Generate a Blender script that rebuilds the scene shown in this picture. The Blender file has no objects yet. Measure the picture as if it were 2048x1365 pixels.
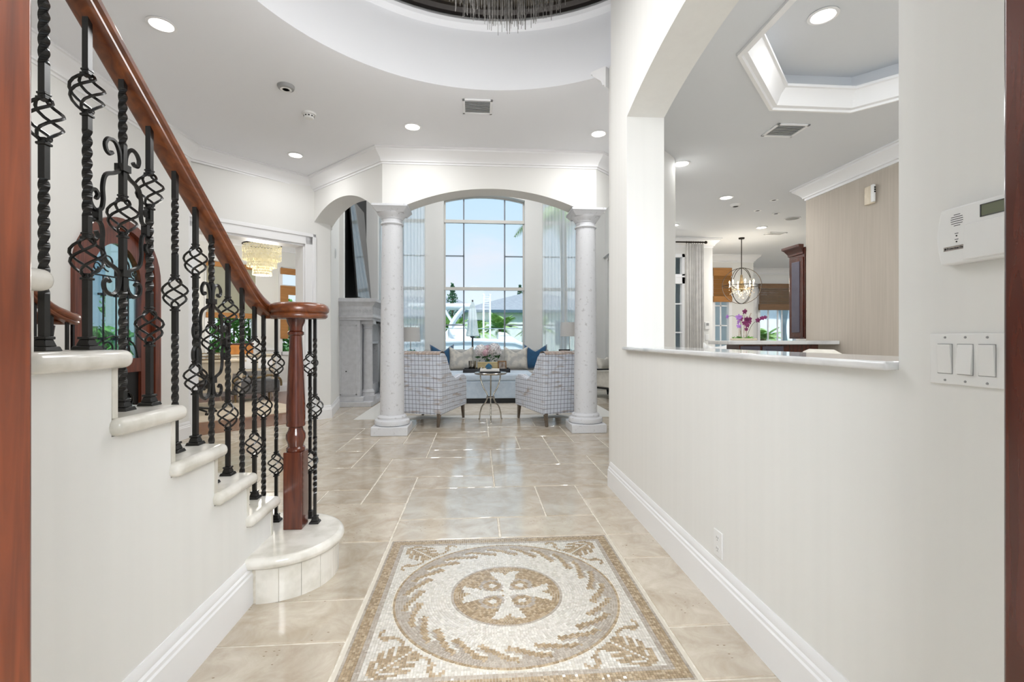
import bpy, bmesh, math, random
from mathutils import Vector, Matrix
random.seed(11)
SC = bpy.context.scene
COL = SC.collection
PI = math.pi

# ------------------------------------------------------------------ camera
cam_d = bpy.data.cameras.new('camera')
cam_d.sensor_width = 36.0
cam_d.lens = 950.0 / 2048.0 * 36.0
cam_d.shift_y = -4.5 / 2048.0
cam_d.clip_start = 0.02
cam_d.clip_end = 600
cam = bpy.data.objects.new('camera', cam_d)
cam.location = (0, 0, 1.2)
cam.rotation_euler = (PI / 2, 0, math.radians(-4.15))
COL.objects.link(cam)
SC.camera = cam

# ------------------------------------------------------------------ view, sky, sun
SC.view_settings.view_transform = 'Standard'
SC.view_settings.look = 'None'
SC.view_settings.gamma = 1.0
SC.view_settings.use_curve_mapping = False
SC.view_settings.exposure = 0.15
SC.cycles.use_adaptive_sampling = True
SC.cycles.adaptive_threshold = 0.02
SC.cycles.use_light_tree = False
SC.cycles.max_bounces = 8
SC.cycles.transmission_bounces = 4
SC.cycles.caustics_reflective = False
SC.cycles.caustics_refractive = False


def lin(c):
    return tuple((x / 12.92 if x <= 0.04045 else ((x + 0.055) / 1.055) ** 2.4) for x in c)


W = bpy.data.worlds.new('sky')
SC.world = W
W.use_nodes = True
nt = W.node_tree
nt.nodes.clear()
w_out = nt.nodes.new('ShaderNodeOutputWorld')
w_bg = nt.nodes.new('ShaderNodeBackground')
w_tc = nt.nodes.new('ShaderNodeTexCoord')
w_sep = nt.nodes.new('ShaderNodeSeparateXYZ')
w_ramp = nt.nodes.new('ShaderNodeValToRGB')
w_noise = nt.nodes.new('ShaderNodeTexNoise')
w_nr = nt.nodes.new('ShaderNodeValToRGB')
w_mix = nt.nodes.new('ShaderNodeMix')
w_mix.data_type = 'RGBA'
nt.links.new(w_tc.outputs['Generated'], w_sep.inputs[0])
nt.links.new(w_sep.outputs['Z'], w_ramp.inputs[0])
e = w_ramp.color_ramp.elements
e[0].position = 0.0; e[0].color = (*lin((0.93, 0.97, 1.0)), 1)
e[1].position = 0.6; e[1].color = (*lin((0.62, 0.85, 1.0)), 1)
w_map = nt.nodes.new('ShaderNodeMapping')
w_map.inputs['Scale'].default_value = (1.0, 1.0, 2.2)
nt.links.new(w_tc.outputs['Generated'], w_map.inputs[0])
nt.links.new(w_map.outputs[0], w_noise.inputs['Vector'])
w_noise.inputs['Scale'].default_value = 3.6
w_noise.inputs['Detail'].default_value = 6
w_nr.color_ramp.elements[0].position = 0.55
w_nr.color_ramp.elements[1].position = 0.78
nt.links.new(w_noise.outputs['Fac'], w_nr.inputs[0])
nt.links.new(w_nr.outputs[0], w_mix.inputs['Factor'])
nt.links.new(w_ramp.outputs[0], w_mix.inputs[6])
w_mix.inputs[7].default_value = (*lin((0.95, 0.94, 0.97)), 1)
nt.links.new(w_mix.outputs[2], w_bg.inputs['Color'])
w_bg.inputs['Strength'].default_value = 0.93
nt.links.new(w_bg.outputs[0], w_out.inputs['Surface'])

sun_d = bpy.data.lights.new('sun', 'SUN')
sun_d.energy = 3.2
sun_d.angle = math.radians(3)
sun_d.color = (1.0, 0.96, 0.9)
sun = bpy.data.objects.new('sun', sun_d)
sun.rotation_euler = (math.radians(38), math.radians(12), 0)   # high sun behind the house front, lights the garden side
COL.objects.link(sun)

fill_d = bpy.data.lights.new('entrance_fill', 'AREA')      # added area lamp behind the camera, fills the hall like daylight from the door
fill_d.shape = 'RECTANGLE'; fill_d.size = 2.6; fill_d.size_y = 1.2
fill_d.energy = 318
fill_d.color = (0.94, 0.975, 1.0)
fill_lamp = bpy.data.objects.new('entrance_fill', fill_d)
fill_lamp.location = (0.08, -1.7, 2.65)
fill_lamp.rotation_euler = (math.radians(52), 0, 0)
COL.objects.link(fill_lamp)

LAMP = 1.0      # common scale of the fitted lamps and the added ones indoors

# ------------------------------------------------------------------ materials
MATS = {}


def _new(name):
    m = bpy.data.materials.new(name)
    m.use_nodes = True
    n = m.node_tree
    b = n.nodes['Principled BSDF']
    MATS[name] = m
    return m, n, b


def pm(name, c1, c2=None, rough=0.5, scale=6.0, metal=0.0, bump=0.0, bscale=None, detail=4.0,
       stretch=(1, 1, 1), ior=1.5, coat=0.0, coord='Object', lo=0.35, hi=0.65, rand=0.0, spec=0.5,
       trans=0.0, sheen=0.0, emit=None, estr=0.0, alpha=None):
    """painted / stone / cloth material: noise between two colours, optional bump and per-object variation"""
    m, n, b = _new(name)
    L = n.links
    b.inputs['Roughness'].default_value = rough
    b.inputs['Metallic'].default_value = metal
    b.inputs['IOR'].default_value = ior
    b.inputs['Specular IOR Level'].default_value = spec
    b.inputs['Coat Weight'].default_value = coat
    b.inputs['Coat Roughness'].default_value = 0.08
    b.inputs['Sheen Weight'].default_value = sheen
    c1 = (*lin(c1), 1)
    if emit is not None:
        b.inputs['Emission Color'].default_value = (*lin(emit), 1)
        b.inputs['Emission Strength'].default_value = estr
        m.cycles.emission_sampling = 'NONE'
    if c2 is None and bump == 0:
        b.inputs['Base Color'].default_value = c1
        return m
    if c2 is None:
        c2 = c1
    else:
        c2 = (*lin(c2), 1)
    tc = n.nodes.new('ShaderNodeTexCoord')
    mp = n.nodes.new('ShaderNodeMapping')
    mp.inputs['Scale'].default_value = stretch
    if coord == 'World':
        geo = n.nodes.new('ShaderNodeNewGeometry')
        L.new(geo.outputs['Position'], mp.inputs[0])
    else:
        L.new(tc.outputs[coord], mp.inputs[0])
    no = n.nodes.new('ShaderNodeTexNoise')
    no.inputs['Scale'].default_value = scale
    no.inputs['Detail'].default_value = detail
    L.new(mp.outputs[0], no.inputs['Vector'])
    rp = n.nodes.new('ShaderNodeValToRGB')
    rp.color_ramp.elements[0].position = lo
    rp.color_ramp.elements[0].color = c1
    rp.color_ramp.elements[1].position = hi
    rp.color_ramp.elements[1].color = c2
    L.new(no.outputs['Fac'], rp.inputs[0])
    out = rp.outputs[0]
    if rand > 0:
        oi = n.nodes.new('ShaderNodeObjectInfo')
        hs = n.nodes.new('ShaderNodeHueSaturation')
        mr = n.nodes.new('ShaderNodeMapRange')
        mr.inputs['To Min'].default_value = 1 - rand
        mr.inputs['To Max'].default_value = 1 + rand
        L.new(oi.outputs['Random'], mr.inputs[0])
        L.new(mr.outputs[0], hs.inputs['Value'])
        L.new(out, hs.inputs['Color'])
        out = hs.outputs[0]
    L.new(out, b.inputs['Base Color'])
    if bump > 0:
        n2 = n.nodes.new('ShaderNodeTexNoise')
        n2.inputs['Scale'].default_value = bscale or scale * 6
        n2.inputs['Detail'].default_value = 3
        L.new(mp.outputs[0], n2.inputs['Vector'])
        bp = n.nodes.new('ShaderNodeBump')
        bp.inputs['Strength'].default_value = bump
        bp.inputs['Distance'].default_value = 0.01
        L.new(n2.outputs['Fac'], bp.inputs['Height'])
        L.new(bp.outputs[0], b.inputs['Normal'])
    if emit is not None:
        b.inputs['Emission Color'].default_value = (*lin(emit), 1)
        b.inputs['Emission Strength'].default_value = estr
    if trans > 0:
        b.inputs['Transmission Weight'].default_value = trans
    if alpha is not None:
        b.inputs['Alpha'].default_value = alpha
    return m


def wood(name, c1, c2, stretch=(14, 14, 1.2), rough=0.25, scale=3.0, coat=0.3):
    m, n, b = _new(name)
    L = n.links
    tc = n.nodes.new('ShaderNodeTexCoord')
    mp = n.nodes.new('ShaderNodeMapping')
    mp.inputs['Scale'].default_value = stretch
    L.new(tc.outputs['Object'], mp.inputs[0])
    no = n.nodes.new('ShaderNodeTexNoise')
    no.inputs['Scale'].default_value = scale
    no.inputs['Detail'].default_value = 7
    no.inputs['Distortion'].default_value = 1.2
    L.new(mp.outputs[0], no.inputs['Vector'])
    rp = n.nodes.new('ShaderNodeValToRGB')
    rp.color_ramp.elements[0].position = 0.3
    rp.color_ramp.elements[0].color = (*lin(c1), 1)
    rp.color_ramp.elements[1].position = 0.72
    rp.color_ramp.elements[1].color = (*lin(c2), 1)
    L.new(no.outputs['Fac'], rp.inputs[0])
    L.new(rp.outputs[0], b.inputs['Base Color'])
    b.inputs['Roughness'].default_value = rough
    b.inputs['Coat Weight'].default_value = coat
    b.inputs['Coat Roughness'].default_value = 0.12
    return m


def emis(name, col, strength):
    m, n, b = _new(name)
    b.inputs['Base Color'].default_value = (*lin(col), 1)
    b.inputs['Emission Color'].default_value = (*lin(col), 1)
    b.inputs['Emission Strength'].default_value = strength
    m.cycles.emission_sampling = 'NONE'      # the lamps carry their own light objects
    return m


def glassm(name, tint=(0.95, 0.98, 1.0), refl=0.08, rough=0.0):
    m = bpy.data.materials.new(name)
    m.use_nodes = True
    n = m.node_tree
    n.nodes.clear()
    L = n.links
    o = n.nodes.new('ShaderNodeOutputMaterial')
    t = n.nodes.new('ShaderNodeBsdfTransparent')
    t.inputs[0].default_value = (*tint, 1)
    g = n.nodes.new('ShaderNodeBsdfGlossy')
    g.inputs['Roughness'].default_value = rough
    mx = n.nodes.new('ShaderNodeMixShader')
    mx.inputs[0].default_value = refl
    L.new(t.outputs[0], mx.inputs[1])
    L.new(g.outputs[0], mx.inputs[2])
    L.new(mx.outputs[0], o.inputs[0])
    MATS[name] = m
    return m


def sheerm(name, col, opac=0.5):
    m = bpy.data.materials.new(name)
    m.use_nodes = True
    n = m.node_tree
    n.nodes.clear()
    L = n.links
    o = n.nodes.new('ShaderNodeOutputMaterial')
    t = n.nodes.new('ShaderNodeBsdfTransparent')
    d = n.nodes.new('ShaderNodeBsdfDiffuse')
    d.inputs[0].default_value = (*lin(col), 1)
    tr = n.nodes.new('ShaderNodeBsdfTranslucent')
    tr.inputs[0].default_value = (*lin(col), 1)
    m1 = n.nodes.new('ShaderNodeMixShader')
    m1.inputs[0].default_value = 0.5
    L.new(d.outputs[0], m1.inputs[1])
    L.new(tr.outputs[0], m1.inputs[2])
    m2 = n.nodes.new('ShaderNodeMixShader')
    m2.inputs[0].default_value = opac
    L.new(t.outputs[0], m2.inputs[1])
    L.new(m1.outputs[0], m2.inputs[2])
    L.new(m2.outputs[0], o.inputs[0])
    MATS[name] = m
    return m


def gridcloth(name, base1, base2, line, w=0.055, h=0.06, mortar=0.0035, sc=9):
    m, n, b = _new(name)
    L = n.links
    uv = n.nodes.new('ShaderNodeTexCoord')
    br = n.nodes.new('ShaderNodeTexBrick')
    br.offset = 0.0
    br.inputs['Scale'].default_value = 1.0
    br.inputs['Brick Width'].default_value = w
    br.inputs['Row Height'].default_value = h
    br.inputs['Mortar Size'].default_value = mortar
    br.inputs['Mortar Smooth'].default_value = 0.3
    br.inputs['Mortar'].default_value = (*lin(line), 1)
    L.new(uv.outputs['UV'], br.inputs['Vector'])
    no = n.nodes.new('ShaderNodeTexNoise')
    no.inputs['Scale'].default_value = sc
    no.inputs['Detail'].default_value = 5
    mq = n.nodes.new('ShaderNodeMapping'); mq.inputs['Scale'].default_value = (0.7, 0.7, 2.4)
    L.new(uv.outputs['Object'], mq.inputs[0]); L.new(mq.outputs[0], no.inputs['Vector'])
    rp = n.nodes.new('ShaderNodeValToRGB')
    rp.color_ramp.elements[0].position = 0.54
    rp.color_ramp.elements[0].color = (*lin(base1), 1)
    rp.color_ramp.elements[1].position = 0.74
    rp.color_ramp.elements[1].color = (*lin(base2), 1)
    L.new(no.outputs['Fac'], rp.inputs[0])
    L.new(rp.outputs[0], br.inputs['Color1'])
    L.new(rp.outputs[0], br.inputs['Color2'])
    L.new(br.outputs['Color'], b.inputs['Base Color'])
    b.inputs['Roughness'].default_value = 0.85
    b.inputs['Sheen Weight'].default_value = 0.3
    return m


def stripes(name, c1, c2, axis=0, freq=40.0, rough=0.8, coord='Object'):
    """fine irregular vertical threads (grasscloth, woven shade)"""
    st = [1.5, 1.5, 1.5]
    if axis < 0:
        st = [freq, freq, 1.0]
    else:
        st[axis] = freq
    return pm(name, c1, c2, rough=rough, scale=1.0, stretch=tuple(st), lo=0.3, hi=0.7, coord=coord, bump=0.05, bscale=2.0)


def attrm(name, attr, rough, bump=0.0):
    m, n, b = _new(name)
    a = n.nodes.new('ShaderNodeAttribute')
    a.attribute_name = attr
    n.links.new(a.outputs['Color'], b.inputs['Base Color'])
    b.inputs['Roughness'].default_value = rough
    b.inputs['IOR'].default_value = 1.9
    return m


M = MATS
pm('wall', (0.90, 0.897, 0.885), (0.893, 0.890, 0.878), rough=0.75, scale=1.0, detail=1, stretch=(22, 22, 0.5), coord='World')
pm('wall_plain', (0.895, 0.892, 0.88), rough=0.8)
pm('ceil', (0.93, 0.935, 0.95), rough=0.85)
pm('kceil', (0.86, 0.87, 0.885), rough=0.85)
pm('trimw', (0.93, 0.93, 0.935), rough=0.4, scale=3)
pm('grout', (0.88, 0.855, 0.81), (0.80, 0.77, 0.71), rough=0.9, scale=30, coord='World')
pm('marble', (0.90, 0.885, 0.855), (0.80, 0.785, 0.74), rough=0.18, scale=9, detail=8, lo=0.4, hi=0.68, ior=1.55, coord='World')
pm('marble_sill', (0.88, 0.88, 0.88), (0.72, 0.72, 0.73), rough=0.08, scale=5, detail=9, lo=0.5, hi=0.75, ior=1.6, coord='World')
pm('caststone', (0.83, 0.835, 0.85), (0.70, 0.70, 0.71), rough=0.6, scale=26, detail=5, bump=0.25, bscale=40, lo=0.60, hi=0.74)
pm('firestone', (0.80, 0.80, 0.81), (0.76, 0.76, 0.77), rough=0.65, scale=14, detail=6, bump=0.12, bscale=60)
pm('iron', (0.075, 0.072, 0.07), (0.11, 0.105, 0.10), rough=0.27, scale=20, ior=1.5, coat=0.0)
wood('mahogany', (0.33, 0.15, 0.07), (0.53, 0.29, 0.14), stretch=(9, 1.0, 9), rough=0.3, coat=0.2)
wood('newelwood', (0.27, 0.11, 0.07), (0.42, 0.20, 0.12), stretch=(12, 12, 1.0), rough=0.2, coat=0.5)
wood('doorwood', (0.30, 0.13, 0.08), (0.50, 0.25, 0.16), stretch=(14, 14, 0.8), rough=0.3)
wood('frontwood', (0.29, 0.115, 0.05), (0.53, 0.255, 0.12), stretch=(16, 16, 0.9), rough=0.3)
wood('darkwood', (0.19, 0.075, 0.045), (0.33, 0.14, 0.085), stretch=(12, 12, 1.0), rough=0.25)
wood('floorwood', (0.40, 0.22, 0.12), (0.58, 0.36, 0.22), stretch=(2, 14, 2), rough=0.25)
wood('shadewood', (0.57, 0.38, 0.20), (0.76, 0.55, 0.33), stretch=(1.0, 1.0, 60), rough=0.8, coat=0)
wood('shadebrown', (0.36, 0.27, 0.19), (0.54, 0.42, 0.31), stretch=(1.0, 1.0, 60), rough=0.8, coat=0)
wood('creamwood', (0.80, 0.75, 0.66), (0.86, 0.81, 0.73), stretch=(6, 6, 2), rough=0.4, coat=0.1)
stripes('wallpaper', (0.735, 0.70, 0.655), (0.70, 0.665, 0.62), axis=1, freq=45)
glassm('glass', tint=(0.985, 0.995, 1.0), refl=0.004)
glassm('glass_dark', (0.75, 0.85, 0.9), 0.12)
sheerm('sheer', (0.985, 0.98, 0.97), 0.66)
sheerm('sheer_blue', (0.70, 0.77, 0.80), 0.75)
pm('drape', (0.80, 0.79, 0.775), (0.75, 0.74, 0.725), rough=0.9, scale=8)
emis('lamp_lens', (1.0, 0.985, 0.96), 9.0)
emis('bulb', (1.0, 0.87, 0.62), 12.0)
pm('plastic_white', (0.91, 0.91, 0.905), rough=0.35)
pm('plastic_grey', (0.60, 0.60, 0.60), rough=0.4)
pm('black', (0.03, 0.03, 0.03), rough=0.5)
pm('slot', (0.22, 0.22, 0.23), rough=0.6)
pm('lcd', (0.42, 0.44, 0.36), rough=0.2)
pm('chrome', (0.78, 0.77, 0.75), rough=0.15, metal=1.0)
pm('silver', (0.72, 0.70, 0.66), (0.62, 0.60, 0.56), rough=0.22, metal=1.0, scale=20)
pm('bronze', (0.16, 0.13, 0.10), rough=0.4, metal=0.7)

# ------------------------------------------------------------------ helpers
WM = {}


def catmull(pts, n=6):
    P_ = [Vector(p) for p in pts]
    if len(P_) < 3:
        return P_
    out = []
    for i in range(len(P_) - 1):
        p0 = P_[max(i - 1, 0)]; p1 = P_[i]; p2 = P_[i + 1]; p3 = P_[min(i + 2, len(P_) - 1)]
        for k in range(n):
            t = k / n
            out.append(0.5 * ((2 * p1) + (p2 - p0) * t + (2 * p0 - 5 * p1 + 4 * p2 - p3) * t * t + (3 * p1 - p0 - 3 * p2 + p3) * t ** 3))
    out.append(P_[-1])
    return out


class MB:
    def __init__(s):
        s.v = []; s.f = []

    def add(s, v, f):
        k = len(s.v)
        s.v += [Vector(x) for x in v]
        s.f += [tuple(i + k for i in q) for q in f]
        return s

    def box(s, c, d, rz=0.0, rx=0.0, ry=0.0):
        m = Matrix.Translation(c) @ Matrix.Rotation(rz, 4, 'Z') @ Matrix.Rotation(rx, 4, 'X') @ Matrix.Rotation(ry, 4, 'Y')
        v = [m @ Vector((x * d[0] / 2, y * d[1] / 2, z * d[2] / 2)) for x in (-1, 1) for y in (-1, 1) for z in (-1, 1)]
        return s.add(v, [(0, 1, 3, 2), (4, 6, 7, 5), (0, 4, 5, 1), (2, 3, 7, 6), (0, 2, 6, 4), (1, 5, 7, 3)])

    def b2(s, x0, x1, y0, y1, z0, z1):
        return s.box(((x0 + x1) / 2, (y0 + y1) / 2, (z0 + z1) / 2), (abs(x1 - x0), abs(y1 - y0), abs(z1 - z0)))

    def hexa(s, q):
        """8 points: bottom loop 4, top loop 4"""
        return s.add(q, [(0, 3, 2, 1), (4, 5, 6, 7), (0, 1, 5, 4), (1, 2, 6, 5), (2, 3, 7, 6), (3, 0, 4, 7)])

    def prism(s, poly, z0, z1):
        n = len(poly)
        v = [(x, y, z0) for x, y in poly] + [(x, y, z1) for x, y in poly]
        return s.add(v, [tuple(range(n))[::-1], tuple(range(n, 2 * n))] + [(i, (i + 1) % n, n + (i + 1) % n, n + i) for i in range(n)])

    def prism_m(s, poly, t, m):
        """polygon in local xy extruded along local z by t, placed with matrix m"""
        n = len(poly)
        v = [m @ Vector((x, y, 0)) for x, y in poly] + [m @ Vector((x, y, t)) for x, y in poly]
        return s.add(v, [tuple(range(n))[::-1], tuple(range(n, 2 * n))] + [(i, (i + 1) % n, n + (i + 1) % n, n + i) for i in range(n)])

    def lathe(s, prof, c=(0, 0, 0), seg=24, a0=0.0, a1=2 * PI, m=None):
        full = abs(a1 - a0 - 2 * PI) < 1e-6
        n = seg if full else seg + 1
        v = []
        for r, z in prof:
            for i in range(n):
                a = a0 + (a1 - a0) * i / seg
                p = Vector((r * math.cos(a), r * math.sin(a), z))
                if m is not None:
                    p = m @ p
                v.append(p + Vector(c))
        f = []
        for j in range(len(prof) - 1):
            for i in range(seg):
                i2 = (i + 1) % n
                f.append((j * n + i, j * n + i2, (j + 1) * n + i2, (j + 1) * n + i))
        if full:
            if prof[0][0] > 1e-5:
                f.append(tuple(range(n))[::-1])
            if prof[-1][0] > 1e-5:
                f.append(tuple(range((len(prof) - 1) * n, len(prof) * n)))
        return s.add(v, f)

    def tube(s, path, r, seg=6, closed=False, flat=1.0, cap=True):
        P_ = [Vector(p) for p in path]
        n = len(P_)
        rr = r if isinstance(r, (list, tuple)) else [r] * n
        v = []; f = []
        up = None
        for i in range(n):
            a = P_[(i - 1) % n] if (closed or i > 0) else P_[i]
            b = P_[(i + 1) % n] if (closed or i < n - 1) else P_[i]
            t = (b - a)
            if t.length < 1e-9:
                t = Vector((0, 0, 1))
            t.normalize()
            if up is None:
                up = Vector((0, 0, 1)) if abs(t.z) < 0.9 else Vector((1, 0, 0))
            x = up.cross(t)
            if x.length < 1e-6:
                x = Vector((1, 0, 0)).cross(t)
            x.normalize()
            y = t.cross(x).normalized()
            up = y
            for k in range(seg):
                an = 2 * PI * k / seg + PI / seg
                v.append(P_[i] + x * math.cos(an) * rr[i] + y * math.sin(an) * rr[i] * flat)
        m = n if closed else n - 1
        for i in range(m):
            for k in range(seg):
                f.append((i * seg + k, i * seg + (k + 1) % seg, ((i + 1) % n) * seg + (k + 1) % seg, ((i + 1) % n) * seg + k))
        if cap and not closed:
            f.append(tuple(range(seg))[::-1]); f.append(tuple(range((n - 1) * seg, n * seg)))
        return s.add(v, f)

    def sweep(s, prof, path, closed=False, side=1, z=0.0):
        """prof: (out, up) points; path: plan polyline (x, y) or (x, y, z); mitred corners"""
        P_ = [Vector((p[0], p[1], p[2] if len(p) > 2 else z)) for p in path]
        n = len(P_); k = len(prof)
        v = []; f = []
        for i in range(n):
            def d2(a, b):
                q = Vector((b.x - a.x, b.y - a.y)); return q.normalized() if q.length > 1e-9 else q
            if closed:
                d0 = d2(P_[i - 1], P_[i]); d1 = d2(P_[i], P_[(i + 1) % n])
            else:
                d0 = d2(P_[i - 1], P_[i]) if i > 0 else d2(P_[i], P_[i + 1])
                d1 = d2(P_[i], P_[i + 1]) if i < n - 1 else d0
            n0 = Vector((-d0.y, d0.x)) * side; n1 = Vector((-d1.y, d1.x)) * side
            mt = n0 + n1
            if mt.length < 1e-6:
                mt = n0
            mt.normalize()
            sc = 1.0 / max(0.3, mt.dot(n0))
            for o, u in prof:
                v.append(Vector((P_[i].x + mt.x * o * sc, P_[i].y + mt.y * o * sc, P_[i].z + u)))
        m = n if closed else n - 1
        for i in range(m):
            for j in range(k):
                f.append((i * k + j, i * k + (j + 1) % k, ((i + 1) % n) * k + (j + 1) % k, ((i + 1) % n) * k + j))
        if not closed:
            f.append(tuple(range(k))[::-1]); f.append(tuple(range((n - 1) * k, n * k)))
        return s.add(v, f)

    def wall(s, A, B, t, z0, z1, ops=(), nseg=16):
        """straight wall from A to B (plan), thickness t to the left of A->B, openings (s0, s1, zb, zt, rise)"""
        A = Vector(A); B = Vector(B)
        d = (B - A); Ln = d.length; d.normalize()
        nn = Vector((-d.y, d.x)) * t

        def piece(a, b, za0, zb0, za1, zb1):
            if b - a < 1e-6 or (za1 - za0 < 1e-6 and zb1 - zb0 < 1e-6):
                return
            p = A + d * a; q = A + d * b
            s.hexa([(p.x, p.y, za0), (q.x, q.y, zb0), (q.x + nn.x, q.y + nn.y, zb0), (p.x + nn.x, p.y + nn.y, za0),
                    (p.x, p.y, za1), (q.x, q.y, zb1), (q.x + nn.x, q.y + nn.y, zb1), (p.x + nn.x, p.y + nn.y, za1)])
        cur = 0.0
        for (s0, s1, zb, zt, rise) in sorted(ops):
            piece(cur, s0, z0, z0, z1, z1)
            if zb > z0:
                piece(s0, s1, z0, z0, zb, zb)
            if rise > 0:
                hs = (s1 - s0) / 2; R = (hs * hs + rise * rise) / (2 * rise); mid = (s0 + s1) / 2
                cz = zt + rise - R
                for i in range(nseg):
                    a = s0 + (s1 - s0) * i / nseg; b = s0 + (s1 - s0) * (i + 1) / nseg
                    za = cz + math.sqrt(max(0, R * R - (a - mid) ** 2)); zb_ = cz + math.sqrt(max(0, R * R - (b - mid) ** 2))
                    piece(a, b, za, zb_, z1, z1)
            elif zt < z1:
                piece(s0, s1, zt, zt, z1, z1)
            cur = s1
        piece(cur, Ln, z0, z0, z1, z1)
        return s

    def xf(s, m):
        s.v = [m @ x for x in s.v]
        return s

    def mesh(s, name, smooth=None, uv=False, recalc=True):
        me = bpy.data.meshes.new(name)
        me.from_pydata([tuple(x) for x in s.v], [], s.f)
        if recalc:
            bm = bmesh.new(); bm.from_mesh(me)
            bmesh.ops.recalc_face_normals(bm, faces=bm.faces)
            bm.to_mesh(me); bm.free()
        if uv:
            box_uv(me)
        if smooth is not None:
            me.polygons.foreach_set('use_smooth', [True] * len(me.polygons))
            me.set_sharp_from_angle(angle=math.radians(smooth))
        return me

    def build(s, name, mat, parent=None, smooth=None, bevel=0.0, bseg=2, uv=False, local=False, kind=None, recalc=True):
        if parent is not None and not local:
            inv = WM[parent.name].inverted()
            s.v = [inv @ x for x in s.v]
        me = s.mesh(name, smooth if smooth is not None else (35 if bevel else None), uv, recalc)
        me.materials.append(M[mat] if isinstance(mat, str) else mat)
        return link(name, me, parent, bevel, bseg, kind)


def box_uv(me):
    uvl = me.uv_layers.new(name='UVMap')
    for p in me.polygons:
        n = p.normal
        ax = max(range(3), key=lambda i: abs(n[i]))
        for li in p.loop_indices:
            c = me.vertices[me.loops[li].vertex_index].co
            uvl.data[li].uv = ((c.y, c.z), (c.x, c.z), (c.x, c.y))[ax]


def link(name, me, parent=None, bevel=0.0, bseg=2, kind=None):
    o = bpy.data.objects.new(name, me)
    COL.objects.link(o)
    if parent is not None:
        o.parent = parent
        WM[o.name] = WM[parent.name].copy()
    else:
        WM[o.name] = Matrix.Identity(4)
    if bevel:
        b = o.modifiers.new('bevel', 'BEVEL')
        b.width = bevel; b.segments = bseg; b.limit_method = 'ANGLE'; b.angle_limit = math.radians(35)
    if kind:
        o['kind'] = kind
    return o


def tag(o, label, cat, group=None):
    o['label'] = label; o['category'] = cat
    if group:
        o['group'] = group
    return o


def thing(name, label, cat, loc=(0, 0, 0), rz=0.0, group=None):
    o = bpy.data.objects.new(name, None)
    o.empty_display_size = 0.1
    COL.objects.link(o)
    o.location = loc; o.rotation_euler = (0, 0, rz)
    WM[o.name] = Matrix.Translation(loc) @ Matrix.Rotation(rz, 4, 'Z')
    return tag(o, label, cat, group)


def dup(root, loc, rz, label=None):
    r = root.copy(); COL.objects.link(r)
    r.location = loc; r.rotation_euler = (0, 0, rz)
    if label:
        r['label'] = label
    WM[r.name] = Matrix.Translation(loc) @ Matrix.Rotation(rz, 4, 'Z')
    for ch in list(root.children):
        c = ch.copy(); COL.objects.link(c); c.parent = r; WM[c.name] = WM[r.name].copy()
        for g in list(ch.children):
            d = g.copy(); COL.objects.link(d); d.parent = c; WM[d.name] = WM[r.name].copy()
    return r


def lamp(kind, loc, power, parent=None, size=0.15, color=(0.99, 0.99, 0.985), rot=None, spread=None):
    d = bpy.data.lights.new('lamp_light', kind)
    d.energy = power * LAMP
    d.color = color
    if kind == 'AREA':
        d.shape = 'DISK'; d.size = size
        if spread:
            d.spread = spread
    elif kind == 'POINT':
        d.shadow_soft_size = size
    elif kind == 'SPOT':
        d.spot_size = math.radians(150); d.spot_blend = 0.8; d.shadow_soft_size = size
    o = bpy.data.objects.new('lamp_light', d)
    COL.objects.link(o)
    if parent is not None:
        o.parent = parent
        o.location = WM[parent.name].inverted() @ Vector(loc)
    else:
        o.location = loc
    if rot:
        o.rotation_euler = rot
    return o


def struct(o):
    o['kind'] = 'structure'
    return o


def circ(cx, cy, r, n, a0=0.0, a1=2 * PI, end=False):
    m = n + 1 if end else n
    return [(cx + r * math.cos(a0 + (a1 - a0) * i / n), cy + r * math.sin(a0 + (a1 - a0) * i / n)) for i in range(m)]


AX = 0.165      # long axis of hall and living room

# ------------------------------------------------------------------ floor
UX = 0.3275


def gx(k):
    return 0.137 + UX * k


def gy(j):
    return 2.86 + (0.328 if j >= 0 else 0.311) * j


fl = struct(MB().b2(-3.7, 3.6, 0.3, 11.2, -0.12, -0.005).build('floor', 'grout'))


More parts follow.
